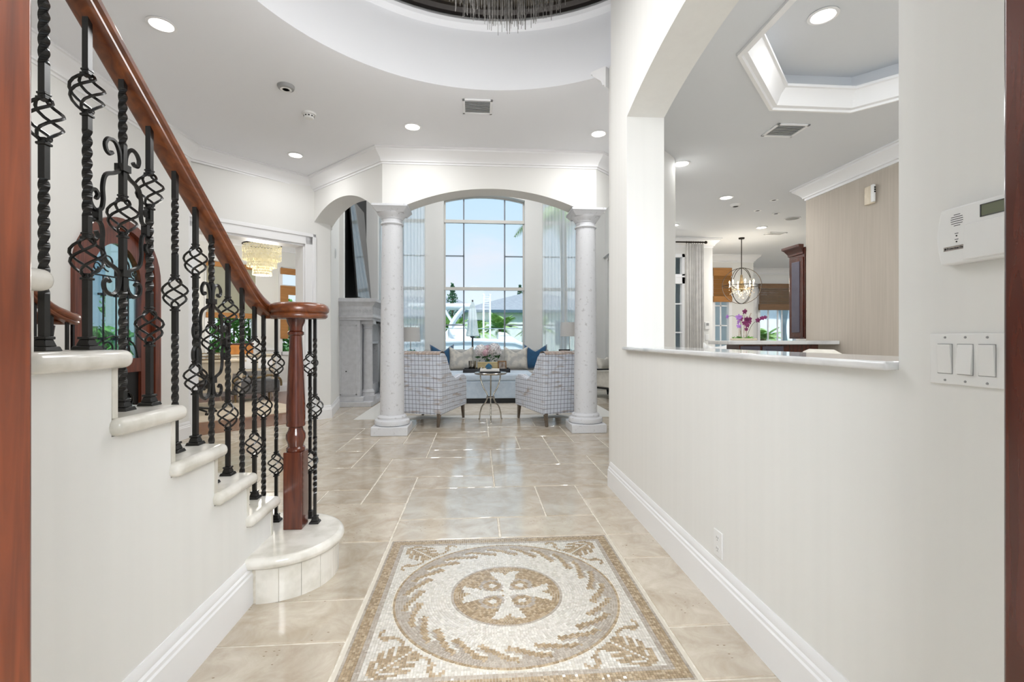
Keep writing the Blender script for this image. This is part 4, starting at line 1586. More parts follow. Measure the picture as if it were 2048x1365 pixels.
mb.build('hoop_frame', 'bronze', cp, smooth=50, local=True)
disc = [(0.026 * math.cos(2 * PI * i / 8), 0.026 * math.sin(2 * PI * i / 8)) for i in range(8)]
for (r, z0, rows, n_) in ((0.305, -0.085, 6, 40), (0.235, -0.30, 4, 32), (0.155, -0.44, 4, 22)):
    mb = MB()
    for j in range(rows):
        for i in range(n_):
            a = 2 * PI * (i + 0.5 * (j % 2)) / n_
            m_ = Matrix.Rotation(a, 4, 'Z') @ Matrix.Translation((r + random.uniform(-.006, .006), 0, z0 - j * 0.046)) @ Matrix.Rotation(PI / 2, 4, 'X') @ Matrix.Rotation(PI / 2 + random.uniform(-.25, .25), 4, 'Y')
            mb.add([m_ @ Vector((x, y, 0)) for x, y in disc], [tuple(range(8))])
    mb.build('shell_tier', 'capiz', cp, local=True, kind='stuff', recalc=False)
lamp('POINT', (cl.x, cl.y, 2.08), 62, cp, size=0.2, color=(1, 0.96, 0.88))

# desk with cabriole legs
pm('cream', (0.85, 0.81, 0.74), (0.80, 0.76, 0.69), rough=0.45, scale=5)
ds = thing('writing_desk', 'cream painted writing desk with curved legs in the office', 'desk', (OM @ Vector((0.1, 2.35, 0))), ORZ)
ob(MB().b2(-0.75, 0.62, 2.15, 2.75, 0.80, 0.835)).build('desktop', 'creamwood', ds, bevel=0.006)
ob(MB().b2(-0.70, 0.57, 2.2, 2.70, 0.60, 0.80)).build('apron', 'cream', ds)
ob(MB().b2(-0.70, 0.40, 2.19, 2.22, 0.30, 0.62)).build('modesty_panel', 'cream', ds, bevel=0.004)
for (x, y) in ((-0.68, 2.22), (0.54, 2.22), (-0.68, 2.68), (0.54, 2.68)):
    mb = MB(); mb.tube(catmull([(x, y, 0.80), (x + 0.02, y, 0.62), (x - 0.02, y, 0.3), (x + 0.01, y, 0.02)], 4), [0.035 - 0.016 * min(1, i / 10) for i in range(13)], 8)
    ob(mb).build('leg', 'cream', ds, smooth=50)
# credenza further back
cd = thing('side_cabinet', 'white panelled cabinet with cabriole legs below the office window', 'cabinet', (OM @ Vector((1.1, 3.6, 0))), ORZ)
ob(MB().b2(0.55, 1.60, 3.35, 3.85, 0.55, 0.86)).build('carcass', 'cream', cd, bevel=0.005)
ob(MB().b2(0.52, 1.63, 3.32, 3.88, 0.86, 0.89)).build('top', 'creamwood', cd, bevel=0.005)
for x in (0.60, 0.95, 1.27):
    ob(MB().b2(x, x + 0.28, 3.34, 3.352, 0.60, 0.82)).build('door', 'trimw', cd, bevel=0.004)
for (x, y) in ((0.6, 3.4), (1.55, 3.4), (0.6, 3.8), (1.55, 3.8)):
    mb = MB(); mb.tube(catmull([(x, y, 0.58), (x + 0.03, y, 0.42), (x - 0.01, y, 0.2), (x + 0.02, y, 0.0)], 4), [0.032 - 0.016 * min(1, i / 10) for i in range(13)], 8)
    ob(mb).build('leg', 'cream', cd, smooth=50)
# settee with gilt frame, swivel chair, things on the furniture
pm('greycloth', (0.42, 0.42, 0.43), (0.36, 0.36, 0.37), rough=0.9, scale=20)
pm('gilt', (0.52, 0.44, 0.30), (0.38, 0.31, 0.2), rough=0.45, scale=20)
st = thing('settee', 'low grey settee with carved gilt rim between desk and cabinet', 'settee', (OM @ Vector((0.9, 2.9, 0))), ORZ)
ob(MB().b2(0.62, 1.45, 2.75, 3.2, 0.16, 0.40)).build('seat', 'greycloth', st, bevel=0.03, bseg=3)
mb = MB(); mb.tube(catmull([(0.6, 2.75, 0.28), (0.62, 2.74, 0.42), (0.8, 2.74, 0.50), (1.03, 2.74, 0.46), (1.25, 2.74, 0.50), (1.44, 2.74, 0.42), (1.47, 2.75, 0.28)], 5), 0.022, 8)
ob(mb).build('carved_rim', 'gilt', st, smooth=50)
for (x, y) in ((0.66, 2.79), (1.41, 2.79), (0.66, 3.16), (1.41, 3.16)):
    ob(MB().tube([(x, y, 0.17), (x, y, 0.0)], [0.022, 0.014], 8)).build('leg', 'gilt', st)
sw = thing('office_chair', 'dark swivel chair base on casters beside the cream desk', 'chair', (OM @ Vector((-0.25, 1.85, 0))), ORZ)
mb = MB(); mb.lathe([(0, 0.42), (0.24, 0.42), (0.26, 0.45), (0.26, 0.50), (0.2, 0.53), (0, 0.53)], (-0.25, 1.85, 0), seg=24); ob(mb).build('seat', 'black', sw, smooth=40)
mb = MB(); mb.tube([(-0.25, 1.85, 0.42), (-0.25, 1.85, 0.1)], 0.025, 10); ob(mb).build('gas_lift', 'bronze', sw)
for i in range(5):
    a = 2 * PI * i / 5
    e_ = (-0.25 + 0.29 * math.cos(a), 1.85 + 0.29 * math.sin(a))
    lg_ = ob(MB().tube([(-0.25, 1.85, 0.12), (e_[0], e_[1], 0.07)], [0.022, 0.014], 8)).build('base_arm', 'black', sw)
    mb = MB(); mb.lathe([(0, -0.012), (0.028, -0.012), (0.028, 0.012), (0, 0.012)], seg=14, m=Matrix.Translation((e_[0], e_[1], 0.030)) @ Matrix.Rotation(a, 4, 'Z') @ Matrix.Rotation(PI / 2, 4, 'X'))
    ob(mb).build('caster', 'black', lg_)
pm('leather_tan', (0.78, 0.52, 0.24), (0.66, 0.42, 0.18), rough=0.5, scale=6)
bg = thing('leather_box', 'tan leather box with dark lid on the office cabinet', 'box', (OM @ Vector((1.0, 3.6, 0.89))), ORZ)
ob(MB().b2(0.80, 1.22, 3.45, 3.72, 0.89, 1.08)).build('body', 'leather_tan', bg, bevel=0.01)
ob(MB().b2(0.79, 1.23, 3.44, 3.73, 1.08, 1.11)).build('lid', 'darkwood', bg, bevel=0.005)
bk = thing('wire_basket', 'low wire tray with brown handle on the cream desk', 'tray', (OM @ Vector((0.1, 2.4, 0.835))), ORZ)
mb = MB()
for z in (0.85, 0.90, 0.95):
    mb.tube([(-0.15, 2.28, z), (0.35, 2.28, z), (0.35, 2.55, z), (-0.15, 2.55, z)], 0.006, 5, closed=True)
for i in range(9):
    x = -0.15 + 0.5 * i / 8
    mb.tube([(x, 2.28, 0.838), (x, 2.28, 0.95)], 0.004, 4)
ob(mb).build('wire_frame', 'gilt', bk)
ob(MB().b2(-0.14, 0.34, 2.29, 2.54, 0.836, 0.842)).build('tray_floor', 'darkwood', bk)
rg = tag(ob(MB().b2(-0.75, 1.2, 0.95, 3.3, 0.004, 0.016)).build('office_rug', pm('rug_cream', (0.82, 0.77, 0.70), (0.77, 0.72, 0.65), rough=0.95, scale=4, bump=0.3, bscale=200)), 'pale cream rug on the wooden office floor', 'rug')

# ------------------------------------------------------------------ living room shell
YW = 10.95
ZL = 5.3
mb = MB()
# left wall (fireplace side), right wall with arched niche, ceiling
mb.wall((-2.43, 7.35), (-2.43, YW + 0.1), 0.2, 0, ZL)
struct(mb.build('wall_living_left', 'wall_plain'))
mb = MB(); mb.wall((-2.22, 7.40), (-2.43, 8.54), 0.25, 0, ZL)
struct(mb.build('wall_living_return', 'wall_plain'))
mb = MB(); mb.wall((2.98, 7.7), (2.98, YW + 0.1), -0.2, 0, ZL, [(1.5, 3.05, 0, 3.0, 0.3)])
mb.wall((2.66, 7.13), (2.98, 7.7), -0.15, 0, ZL)
mb.wall((3.7, 8.9), (3.7, YW + 0.1), -0.1, 0, ZL)
struct(mb.build('wall_living_right', 'wall_plain'))
struct(MB().b2(-2.7, 3.9, 6.15, YW + 0.2, ZL, ZL + 0.1).build('ceiling_living', 'ceil'))
mb = MB()
mb.b2(-2.7, 3.3, 6.16, 6.28, TOP - 0.05, ZL + 0.05)
struct(mb.build('wall_living_front', 'wall_plain'))
mb = MB()
s0 = 2.7
ops = [(s0 - 2.25, s0 - 1.19, 0.35, 3.9, 0.0), (s0 - 0.775, s0 + 1.095, 0.35, 4.40, 0.12), (s0 + 1.50, s0 + 2.56, 0.35, 3.9, 0.0)]
ops = [(a, b, c_, 4.40 if r == 0 else d_, r) for a, b, c_, d_, r in ops]
mb.wall((-2.7, YW), (3.8, YW), 0.32, 0, ZL, ops, nseg=20)
struct(mb.build('wall_back', 'wall_plain'))
pm('winframe', (0.84, 0.825, 0.80), rough=0.45)
pm('winbar', (0.52, 0.56, 0.60), rough=0.4)


def big_window(n, x0, x1, mull, thick, sides, ztop, rise):
    w_ = struct(thing('window_%d' % n, 'x', 'window', (0, YW, 0))); del w_['label']; del w_['category']
    Y0, Y1 = YW + 0.16, YW + 0.22
    mb = MB()
    mb.b2(x0, x0 + 0.035, Y0, Y1, 0.35, ztop); mb.b2(x1 - 0.035, x1, Y0, Y1, 0.35, ztop); mb.b2(x0, x1, Y0, Y1, 0.35, 0.42)
    for z in thick:
        mb.b2(x0, x1, Y0 - 0.03, Y1, z - 0.035, z + 0.035)
    nn = 16
    hs = (x1 - x0) / 2; cx_ = (x0 + x1) / 2
    if rise > 0:
        R = (hs * hs + rise * rise) / (2 * rise)
        prev = None
        for i in range(nn + 1):
            x = x0 + (x1 - x0) * i / nn
            z = ztop + rise - R + math.sqrt(R * R - (x - cx_) ** 2)
            if prev:
                mb.hexa([(prev[0], Y0, prev[1] - 0.03), (x, Y0, z - 0.03), (x, Y1, z - 0.03), (prev[0], Y1, prev[1] - 0.03), (prev[0], Y0, prev[1] + 0.01), (x, Y0, z + 0.01), (x, Y1, z + 0.01), (prev[0], Y1, prev[1] + 0.01)])
            prev = (x, z)
    else:
        mb.b2(x0, x1, Y0, Y1, ztop - 0.035, ztop)
    mb.build('window_frame', 'winframe', w_)
    mb = MB()
    for x in mull:
        mb.b2(x - 0.017, x + 0.017, Y0 + 0.01, Y1 - 0.01, 0.40, ztop + (rise * 0.9 if rise else 0) - 0.01)
    xs_ = [x0] + list(mull) + [x1]
    for z, which in sides:
        for k in which:
            mb.b2(xs_[k], xs_[k + 1], Y0 + 0.01, Y1 - 0.01, z - 0.014, z + 0.014)
    mb.build('glazing_bar', 'winbar', w_)
    zb = [0.40] + list(thick) + [ztop + rise]
    for i in range(len(zb) - 1):
        for k in range(len(xs_) - 1):
            MB().b2(xs_[k] + 0.012, xs_[k + 1] - 0.012, Y0 + 0.022, Y0 + 0.028, zb[i] + 0.02, zb[i + 1] - 0.02).build('pane', 'glass', w_)
    return w_


big_window(3, -0.775, 1.095, (-0.32, 0.635), (2.365, 3.93), ((3.13, (0, 2)), (1.52, (0, 2))), 4.40, 0.12)
big_window(4, -2.25, -1.19, (-1.72,), (2.365, 3.93), ((3.13, (0, 1)), (1.52, (0, 1))), 4.40, 0.0)
big_window(5, 1.50, 2.56, (2.03,), (2.365, 3.93), ((3.13, (0, 1)), (1.52, (0, 1))), 4.40, 0.0)


def wavy(x0, x1, y, z0, z1, amp, waves, seed=1, nz=8):
    """gathered cloth hanging in the xz plane"""
    r_ = random.Random(seed)
    n = waves * 6
    ph = [r_.uniform(0, 6) for _ in range(4)]
    v = []; f = []
    for j in range(nz + 1):
        t = j / nz
        for i in range(n + 1):
            u = i / n
            a = amp * (0.55 + 0.45 * t)
            yy = y + a * math.sin(2 * PI * waves * u + 0.5 * math.sin(7 * u + ph[0])) + 0.3 * a * math.sin(2 * PI * waves * 0.43 * u + ph[1] + t)
            v.append((x0 + (x1 - x0) * u + 0.006 * math.sin(9 * u + 3 * t + ph[2]), yy, z1 + (z0 - z1) * t))
    for j in range(nz):
        for i in range(n):
            f.append((j * (n + 1) + i, j * (n + 1) + i + 1, (j + 1) * (n + 1) + i + 1, (j + 1) * (n + 1) + i))
    return v, f


def sheer_curtain(x0, x1, label, seed):
    t = thing('sheer_curtain', label, 'curtain', ((x0 + x1) / 2, YW - 0.08, 0))
    mb = MB(); mb.add(*wavy(x0, x1, YW - 0.06, 0.03, 4.55, 0.022, 15, seed)); mb.build('sheer_cloth', 'sheer', t, smooth=60, recalc=False)
    mb = MB(); mb.tube([(x0 - 0.06, YW - 0.06, 4.57), (x1 + 0.06, YW - 0.06, 4.57)], 0.014, 8); mb.build('curtain_rod', 'bronze', t)


sheer_curtain(-2.3, -1.18, 'white sheer curtain over the tall window left of the middle window', 2)
sheer_curtain(1.49, 2.62, 'white sheer curtain over the tall window right of the middle window', 3)

# ------------------------------------------------------------------ fireplace
fp = thing('fireplace', 'grey cast stone fireplace with columns and carved frieze on the left living room wall', 'fireplace', (-2.2, 9.6, 0))
X0 = -2.44
MB().b2(X0, -1.86, 8.50, 10.72, 0.0, 0.085).build('hearth', 'firestone', fp, bevel=0.006)
mb = MB()
mb.b2(X0, -2.08, 8.60, 9.02, 0.085, 1.53); mb.b2(X0, -2.08, 10.18, 10.60, 0.085, 1.53); mb.b2(X0, -2.09, 8.70, 10.50, 1.15, 1.52)
mb.b2(X0, -2.02, 8.56, 9.06, 0.085, 0.17); mb.b2(X0, -2.02, 10.14, 10.64, 0.085, 0.17)
mb.build('surround', 'firestone', fp, bevel=0.006)
mb = MB()
for (a, b, c_, d_) in ((X0 + 0.0, -2.13, 0.20, 0.225), (X0, -2.13, 1.43, 1.455), (X0 + 0.01, X0 + 0.035, 0.2, 1.45), (-2.155, -2.13, 0.2, 1.45)):
    mb.b2(a, b, 8.588, 8.602, c_, d_)
mb.build('side_panel_moulding', 'firestone', fp, bevel=0.003)
mb = MB(); mb.lathe([(0, 0), (0.012, 0), (0.012, 0.006), (0, 0.008)], seg=12, m=Matrix.Translation((-2.32, 8.60, 0.62)) @ Matrix.Rotation(PI / 2, 4, 'X')); mb.build('gas_key_plate', 'black', fp)
for y in (8.82, 10.40):
    mb = MB(); mb.lathe([(0, 0.17), (0.115, 0.17), (0.115, 0.20), (0.105, 0.21), (0.115, 0.24), (0.10, 0.27), (0.085, 0.285), (0.085, 0.35), (0.082, 1.0), (0.075, 1.38), (0.088, 1.39), (0.078, 1.41), (0.078, 1.43), (0.105, 1.47), (0.0, 1.47)], (-1.99, y, 0), seg=28)
    mb.b2(-2.10, -1.87, y - 0.12, y + 0.12, 1.465, 1.53); mb.b2(-2.12, -1.86, y - 0.13, y + 0.13, 0.085, 0.172)
    mb.build('column', 'firestone', fp, smooth=40)
MB().b2(X0, -2.30, 9.02, 10.18, 0.09, 1.15).build('firebox', 'black', fp)
mb = MB()
for (a, b, c_, d_) in ((9.02, 9.07, 0.09, 1.15), (10.13, 10.18, 0.09, 1.15), (9.02, 10.18, 1.10, 1.15), (9.02, 10.18, 0.09, 0.30)):
    mb.b2(-2.20, -2.07, a, b, c_, d_)
mb.build('inner_frame', 'caststone', fp, bevel=0.004)
mb = MB(); mb.sweep([(0.0, 1.53), (0.0, 1.56), (0.03, 1.575), (0.03, 1.60), (0.01, 1.615), (0.01, 1.77), (0.03, 1.785), (0.06, 1.83), (0.09, 1.85), (0.09, 1.90), (-0.1, 1.90), (-0.1, 1.53)], [(X0, 8.56), (-1.86, 8.56), (-1.86, 10.66), (X0, 10.66)], side=-1)
mb.b2(X0, -1.80, 8.50, 10.72, 1.88, 1.915)
fz = mb.build('mantel', 'firestone', fp, smooth=25)
mb = MB()
for i in range(9):
    x = -2.38 + i * 0.062
    mb.tube([(x + 0.026 * (1 - 0.7 * k / 10) * math.cos(0.9 * k + i * PI), 8.548, 1.69 + 0.035 * (1 - 0.7 * k / 10) * math.sin(0.9 * k + i * PI)) for k in range(11)], 0.006, 5)
for i in range(34):
    y = 8.6 + i * 0.061
    mb.b2(-1.853, -1.842, y, y + 0.032, 1.65, 1.75)
mb.build('carved_frieze', 'firestone', fz)
# overmantel niche with the screen leaning forward
mb = MB()
mb.b2(X0, -2.355, 8.58, 8.66, 1.915, 4.6); mb.b2(X0, -2.16, 10.54, 10.64, 1.915, 4.6); mb.b2(X0, -2.355, 8.67, 10.53, 4.25, 4.6)
mb.build('overmantel', 'wall_plain', fp, bevel=0.01)
MB().b2(X0, X0 + 0.03, 8.67, 10.53, 1.915, 4.24).build('niche_back', 'black', fp)
pm('screen', (0.05, 0.06, 0.07), rough=0.03, ior=2.6, spec=1.0)
pm('tvframe', (0.06, 0.06, 0.065), rough=0.3)
tv = thing('television', 'large flat television tilted forward in the niche above the fireplace', 'television', (-2.2, 9.6, 1.93))
mt = Matrix.Translation((-2.235, 9.60, 1.95)) @ Matrix.Rotation(math.radians(1.2), 4, 'Z') @ Matrix.Rotation(math.radians(-4.6), 4, 'Y')
MB().box((0, 0, 0.97), (0.03, 1.26, 1.90)).xf(mt).build('housing', 'tvframe', tv, bevel=0.006)
MB().box((0.0165, 0, 0.97), (0.002, 1.23, 1.87)).xf(mt).build('screen', 'screen', tv)
sp = thing('wall_speaker', 'round flush speaker on the wall beside the fireplace', 'speaker', (-2.32, 7.94, 2.6))
mm = Matrix.Translation((-2.318, 7.94, 2.6)) @ Matrix.Rotation(math.radians(10.5), 4, 'Z') @ Matrix.Rotation(PI / 2, 4, 'Y')
MB().lathe([(0.075, 0), (0.085, 0.001), (0.085, 0.009), (0.075, 0.01), (0.075, 0)], seg=24, m=mm).build('rim', 'plastic_white', sp, smooth=40)
MB().lathe([(0, 0), (0.076, 0), (0.076, 0.007), (0, 0.008)], seg=24, m=mm).build('grille', 'plastic_grey', sp, smooth=40)

# ------------------------------------------------------------------ rug
pm('rug_living', (0.80, 0.77, 0.73), (0.72, 0.68, 0.62), rough=0.95, scale=7, detail=6, bump=0.4, bscale=150)
pm('rug_border', (0.84, 0.83, 0.81), rough=0.95, scale=7, bump=0.4, bscale=150)
rug = thing('living_rug', 'large pale rug under the sofa and armchairs', 'rug', (AX, 9.0, 0))
MB().b2(-1.83, 2.16, 7.16, 10.6, -0.002, 0.004).build('border', 'rug_border', rug)
MB().b2(-1.50, 1.83, 7.45, 10.5, 0.003, 0.006).build('field', 'rug_living', rug)

# ------------------------------------------------------------------ armchairs
gridcloth('chaircloth', (0.80, 0.82, 0.86), (0.64, 0.58, 0.55), (0.44, 0.45, 0.49))
gridcloth('chaircap', (0.62, 0.55, 0.50), (0.82, 0.82, 0.83), (0.42, 0.40, 0.40), sc=14)
wood('chairleg', (0.30, 0.26, 0.22), (0.42, 0.37, 0.32), stretch=(8, 8, 2))


def armchair(label, corner, front, mirror):
    c0 = Vector(corner); c1 = Vector(front)
    fd = (c1 - c0).normalized()                       # facing direction
    sd = Vector((-fd.y, fd.x)) * mirror               # from this side across to the other
    Wd, Dp = 0.78, 0.88
    org = c0 + sd * Wd / 2 + fd * Dp / 2
    rz = math.atan2(fd.y, fd.x) - PI / 2              # local +y faces forward
    t = thing('armchair', label, 'armchair', (org.x, org.y, 0), rz, 'grid patterned armchairs')
    top = [(0.0, 1.0), (0.05, 1.01), (0.14, 1.0), (0.20, 0.955), (0.26, 0.86), (0.32, 0.76), (0.40, 0.68), (0.50, 0.635), (0.60, 0.645), (0.70, 0.672), (0.78, 0.672), (0.85, 0.645), (0.88, 0.60)]
    for sg in (-1, 1):
        mb = MB()
        poly = [(y - Dp / 2, z) for y, z in top] + [(Dp / 2, 0.21), (-Dp / 2 + 0.04, 0.165)]
        mm_ = Matrix(((0, 0, 1, (Wd / 2 - 0.10) if sg > 0 else -Wd / 2), (1, 0, 0, 0), (0, 1, 0, 0), (0, 0, 0, 1)))
        mb.prism_m(poly, 0.10, mm_)
        mb.build('side_panel', 'chaircloth', t, bevel=0.018, bseg=3, uv=True, local=True)
    mb = MB()
    mb.hexa([(-Wd / 2 + .09, -Dp / 2 + .045, .165), (Wd / 2 - .09, -Dp / 2 + .045, .165), (Wd / 2 - .09, -Dp / 2 + .20, .165), (-Wd / 2 + .09, -Dp / 2 + .20, .165),
             (-Wd / 2 + .09, -Dp / 2 + .0, 1.0), (Wd / 2 - .09, -Dp / 2 + .0, 1.0), (Wd / 2 - .09, -Dp / 2 + .15, 1.0), (-Wd / 2 + .09, -Dp / 2 + .15, 1.0)])
    mb.build('backrest', 'chaircloth', t, uv=True, local=True)
    mb = MB()
    prev = None
    for i in range(9):
        a = PI * i / 8
        y, z = -Dp / 2 + 0.075 - 0.082 * math.cos(a), 0.985 + 0.045 * math.sin(a)
        if prev:
            mb.add([(-Wd / 2 + .005, *prev), (Wd / 2 - .005, *prev), (Wd / 2 - .005, y, z), (-Wd / 2 + .005, y, z)], [(0, 1, 2, 3)])
        prev = (y, z)
    mb.build('top_roll', 'chaircap', t, smooth=60, uv=True, local=True, recalc=False)
    MB().box((0, 0.06, 0.42), (Wd - .20, Dp - .14, 0.16)).build('seat_cushion', 'chaircloth', t, bevel=0.04, bseg=3, uv=True, local=True)
    MB().box((0, 0.04, 0.27), (Wd - .18, Dp - .10, 0.16)).build('seat_base', 'chaircloth', t, uv=True, local=True)
    for sx in (-1, 1):
        for (sy, out) in ((-1, 0), (1, 0.02)):
            x = sx * (Wd / 2 - 0.045); y = sy * (Dp / 2 - 0.055)
            h_ = 0.18 if sy < 0 else 0.22
            mb = MB()
            a, b = 0.024, 0.015
            dy = sy * 0.03
            mb.hexa([(x - b, y + dy - b, 0), (x + b, y + dy - b, 0), (x + b, y + dy + b, 0), (x - b, y + dy + b, 0), (x - a, y - a, h_), (x + a, y - a, h_), (x + a, y + a, h_), (x - a, y + a, h_)])
            mb.build('leg', 'chairleg', t, local=True, bevel=0.002)
    return t


armchair('grid patterned armchair beside the left column, back to the hall', (-0.50, 6.44), (-0.16, 7.26), 1)
armchair('grid patterned armchair beside the right column, back to the hall', (0.905, 6.36), (0.555, 7.20), -1)

# ------------------------------------------------------------------ round side table
tb = thing('side_table', 'small round silver side table with curved legs between the armchairs', 'table', (0.19, 6.98, 0))
MB().lathe([(0, 0.675), (0.21, 0.675), (0.235, 0.685), (0.24, 0.70), (0.232, 0.706), (0.22, 0.702), (0.0, 0.702)], seg=40).build('table_top', 'silver', tb, smooth=40, local=True)
for i in range(3):
    a = -PI / 2 + 2 * PI * i / 3
    pts = [(0.17, .675), (0.165, .60), (0.12, .48), (0.065, .40), (0.05, .34), (0.085, .26), (0.14, .20), (0.175, .10), (0.185, .02), (0.20, .008)]
    mb = MB(); mb.tube(catmull([(r * math.cos(a), r * math.sin(a), z) for r, z in pts], 4), 0.0105, 8)
    mb.build('leg', 'silver', tb, smooth=50, local=True)
mb = MB(); mb.lathe([(0.045, .335), (0.065, .335), (0.065, .35), (0.045, .35), (0.045, .335)], seg=24); mb.build('stretcher_ring', 'silver', tb, smooth=40, local=True)

# ------------------------------------------------------------------ ottoman, tray and things on it
pm('bluecloth', (0.78, 0.83, 0.88), (0.73, 0.79, 0.85), rough=0.9, scale=12, sheen=0.3)
pm('sofacloth', (0.72, 0.715, 0.70), (0.67, 0.665, 0.65), rough=0.9, scale=12)
pm('navy', (0.06, 0.30, 0.45), (0.05, 0.26, 0.40), rough=0.8, scale=10, sheen=0.5)
pm('pillow_pattern', (0.82, 0.80, 0.76), (0.70, 0.69, 0.67), rough=0.85, scale=9, detail=5, lo=0.42, hi=0.58)
pm('tray_black', (0.06, 0.07, 0.09), rough=0.25)
ot = thing('ottoman', 'large pale blue tufted ottoman in front of the sofa', 'ottoman', (0.2, 9.15, 0))
MB().b2(-0.62, 1.02, 8.74, 9.56, 0.10, 0.42).build('body', 'bluecloth', ot, bevel=0.02, bseg=3)
MB().b2(-0.64, 1.04, 8.72, 9.58, 0.42, 0.565).build('top_cushion', 'bluecloth', ot, bevel=0.055, bseg=4)
MB().b2(-0.56, 0.96, 8.80, 9.50, 0.01, 0.10).build('plinth', 'black', ot)
tr = thing('serving_tray', 'black rectangular tray on the pale blue ottoman', 'tray', (0.17, 9.05, 0.567))
mb = MB(); mb.b2(-0.27, 0.61, 8.86, 9.24, 0.567, 0.58)
for (a, b, c_, d_) in ((-0.27, 0.61, 8.86, 8.88), (-0.27, 0.61, 9.22, 9.24), (-0.27, -0.25, 8.86, 9.24), (0.59, 0.61, 8.86, 9.24)):
    mb.b2(a, b, c_, d_, 0.567, 0.64)
mb.build('tray_body', 'tray_black', tr)
t = thing('candle_cup', 'tall mercury glass candle cup at the left of the tray', 'candle holder', (-0.10, 9.05, 0.58))
MB().lathe([(0, 0), (0.06, 0), (0.068, 0.02), (0.07, 0.2), (0.066, 0.2), (0.062, 0.03), (0, 0.03)], seg=28).build('cup', 'silver', t, smooth=40, local=True)
t = thing('candle_cup', 'short mercury glass votive beside the tall candle cup', 'candle holder', (0.07, 8.98, 0.58))
MB().lathe([(0, 0), (0.04, 0), (0.05, 0.02), (0.046, 0.075), (0.04, 0.075), (0.036, 0.02), (0, 0.02)], seg=24).build('cup', 'silver', t, smooth=40, local=True)
pm('gold_box', (0.86, 0.79, 0.60), (0.80, 0.72, 0.52), rough=0.5, scale=10)
t = thing('cream_box', 'pale gold box standing at the back of the tray', 'box', (0.20, 9.17, 0.58))
MB().b2(-0.20, 0.20, -0.035, 0.035, 0, 0.15).build('body', 'gold_box', t, bevel=0.004, local=True)
MB().b2(-0.202, 0.202, -0.037, 0.037, 0.15, 0.17).build('lid', 'gold_box', t, bevel=0.004, local=True)
pm('photo_print', (0.45, 0.38, 0.34), (0.80, 0.76, 0.72), rough=0.3, scale=16)
wood('goldframe', (0.45, 0.32, 0.18), (0.62, 0.46, 0.28), stretch=(6, 6, 6))


def photo_frame(label, x, y, z, w_, h_, rz, mat):
    t = thing('photo_frame', label, 'photo frame', (x, y, z), rz)
    m_ = Matrix.Rotation(math.radians(-12), 4, 'X')
    mb = MB(); b = 0.022
    for (a0, a1, z0, z1) in ((-w_ / 2, w_ / 2, 0, b), (-w_ / 2, w_ / 2, h_ - b, h_), (-w_ / 2, -w_ / 2 + b, 0, h_), (w_ / 2 - b, w_ / 2, 0, h_)):
        mb.b2(a0, a1, -0.01, 0.01, z0, z1)
    mb.xf(m_).build('frame', mat, t, bevel=0.003, local=True)
    MB().b2(-w_ / 2 + b, w_ / 2 - b, -0.003, 0.003, b, h_ - b).xf(m_).build('photograph', 'photo_print', t, local=True)
    MB().tube([(0, 0.01, h_ * 0.7), (0, h_ * 0.32, 0.003)], 0.006, 5).build('easel_leg', mat, t, local=True)
    return t


photo_frame('small gilt framed photograph at the right of the tray', 0.47, 9.02, 0.582, 0.17, 0.20, math.radians(8), 'goldframe')
pm('book_white', (0.88, 0.87, 0.85), rough=0.6); pm('book_black', (0.12, 0.12, 0.13), rough=0.5); pm('book_tan', (0.70, 0.62, 0.52), rough=0.6); pm('paper', (0.90, 0.88, 0.82), rough=0.8)
zb = 0.704
for i, (lab, mt_, w_, d_, h_) in enumerate((('black covered book lying lowest on the round side table', 'book_black', 0.30, 0.22, 0.022), ('white covered book lying on the black book', 'book_white', 0.28, 0.21, 0.03))):
    t = thing('book', lab, 'book', (0.18, 6.99, zb), math.radians(4 - 6 * i), 'books on the side table')
    MB().b2(-w_ / 2 + .006, w_ / 2 - .004, -d_ / 2 + .006, d_ / 2 - .006, 0.003, h_ - .003).build('pages', 'paper', t, local=True)
    mb = MB(); mb.b2(-w_ / 2, w_ / 2, -d_ / 2, d_ / 2, 0, .003); mb.b2(-w_ / 2, w_ / 2, -d_ / 2, d_ / 2, h_ - .003, h_); mb.b2(-w_ / 2, w_ / 2, -d_ / 2, -d_ / 2 + .004, 0, h_)
    mb.build('cover', mt_, t, local=True)
    zb += h_
pm('crystal_blue', (0.05, 0.32, 0.45), rough=0.05, ior=1.7)
mb = MB(); mb.lathe([(0, 0), (0.035, 0.0), (0.055, 0.03), (0.03, 0.065), (0.0, 0.085)], (0, 0, 0), seg=6)
o = tag(mb.build('crystal_ornament', 'crystal_blue'), 'faceted dark blue crystal on top of the books', 'ornament'); o.location = (0.165, 6.98, zb)

# flowers in a glass vase, standing on the ottoman behind the tray
pm('petal_white', (0.95, 0.94, 0.93), (0.92, 0.87, 0.87), rough=0.8, scale=10)
pm('petal_pink', (0.82, 0.64, 0.70), (0.90, 0.78, 0.80), rough=0.8, scale=10)
pm('stem_green', (0.24, 0.40, 0.22), (0.18, 0.33, 0.2), rough=0.6)
fv = thing('flower_vase', 'glass vase of white and pink hydrangeas in front of the sofa', 'flowers', (0.20, 9.40, 0.567))
MB().lathe([(0, 0), (0.05, 0), (0.055, 0.01), (0.045, 0.12), (0.06, 0.22), (0.056, 0.22), (0.04, 0.12), (0.048, 0.015), (0, 0.012)], seg=24).build('vase', 'glass_dark', fv, smooth=40, local=True)


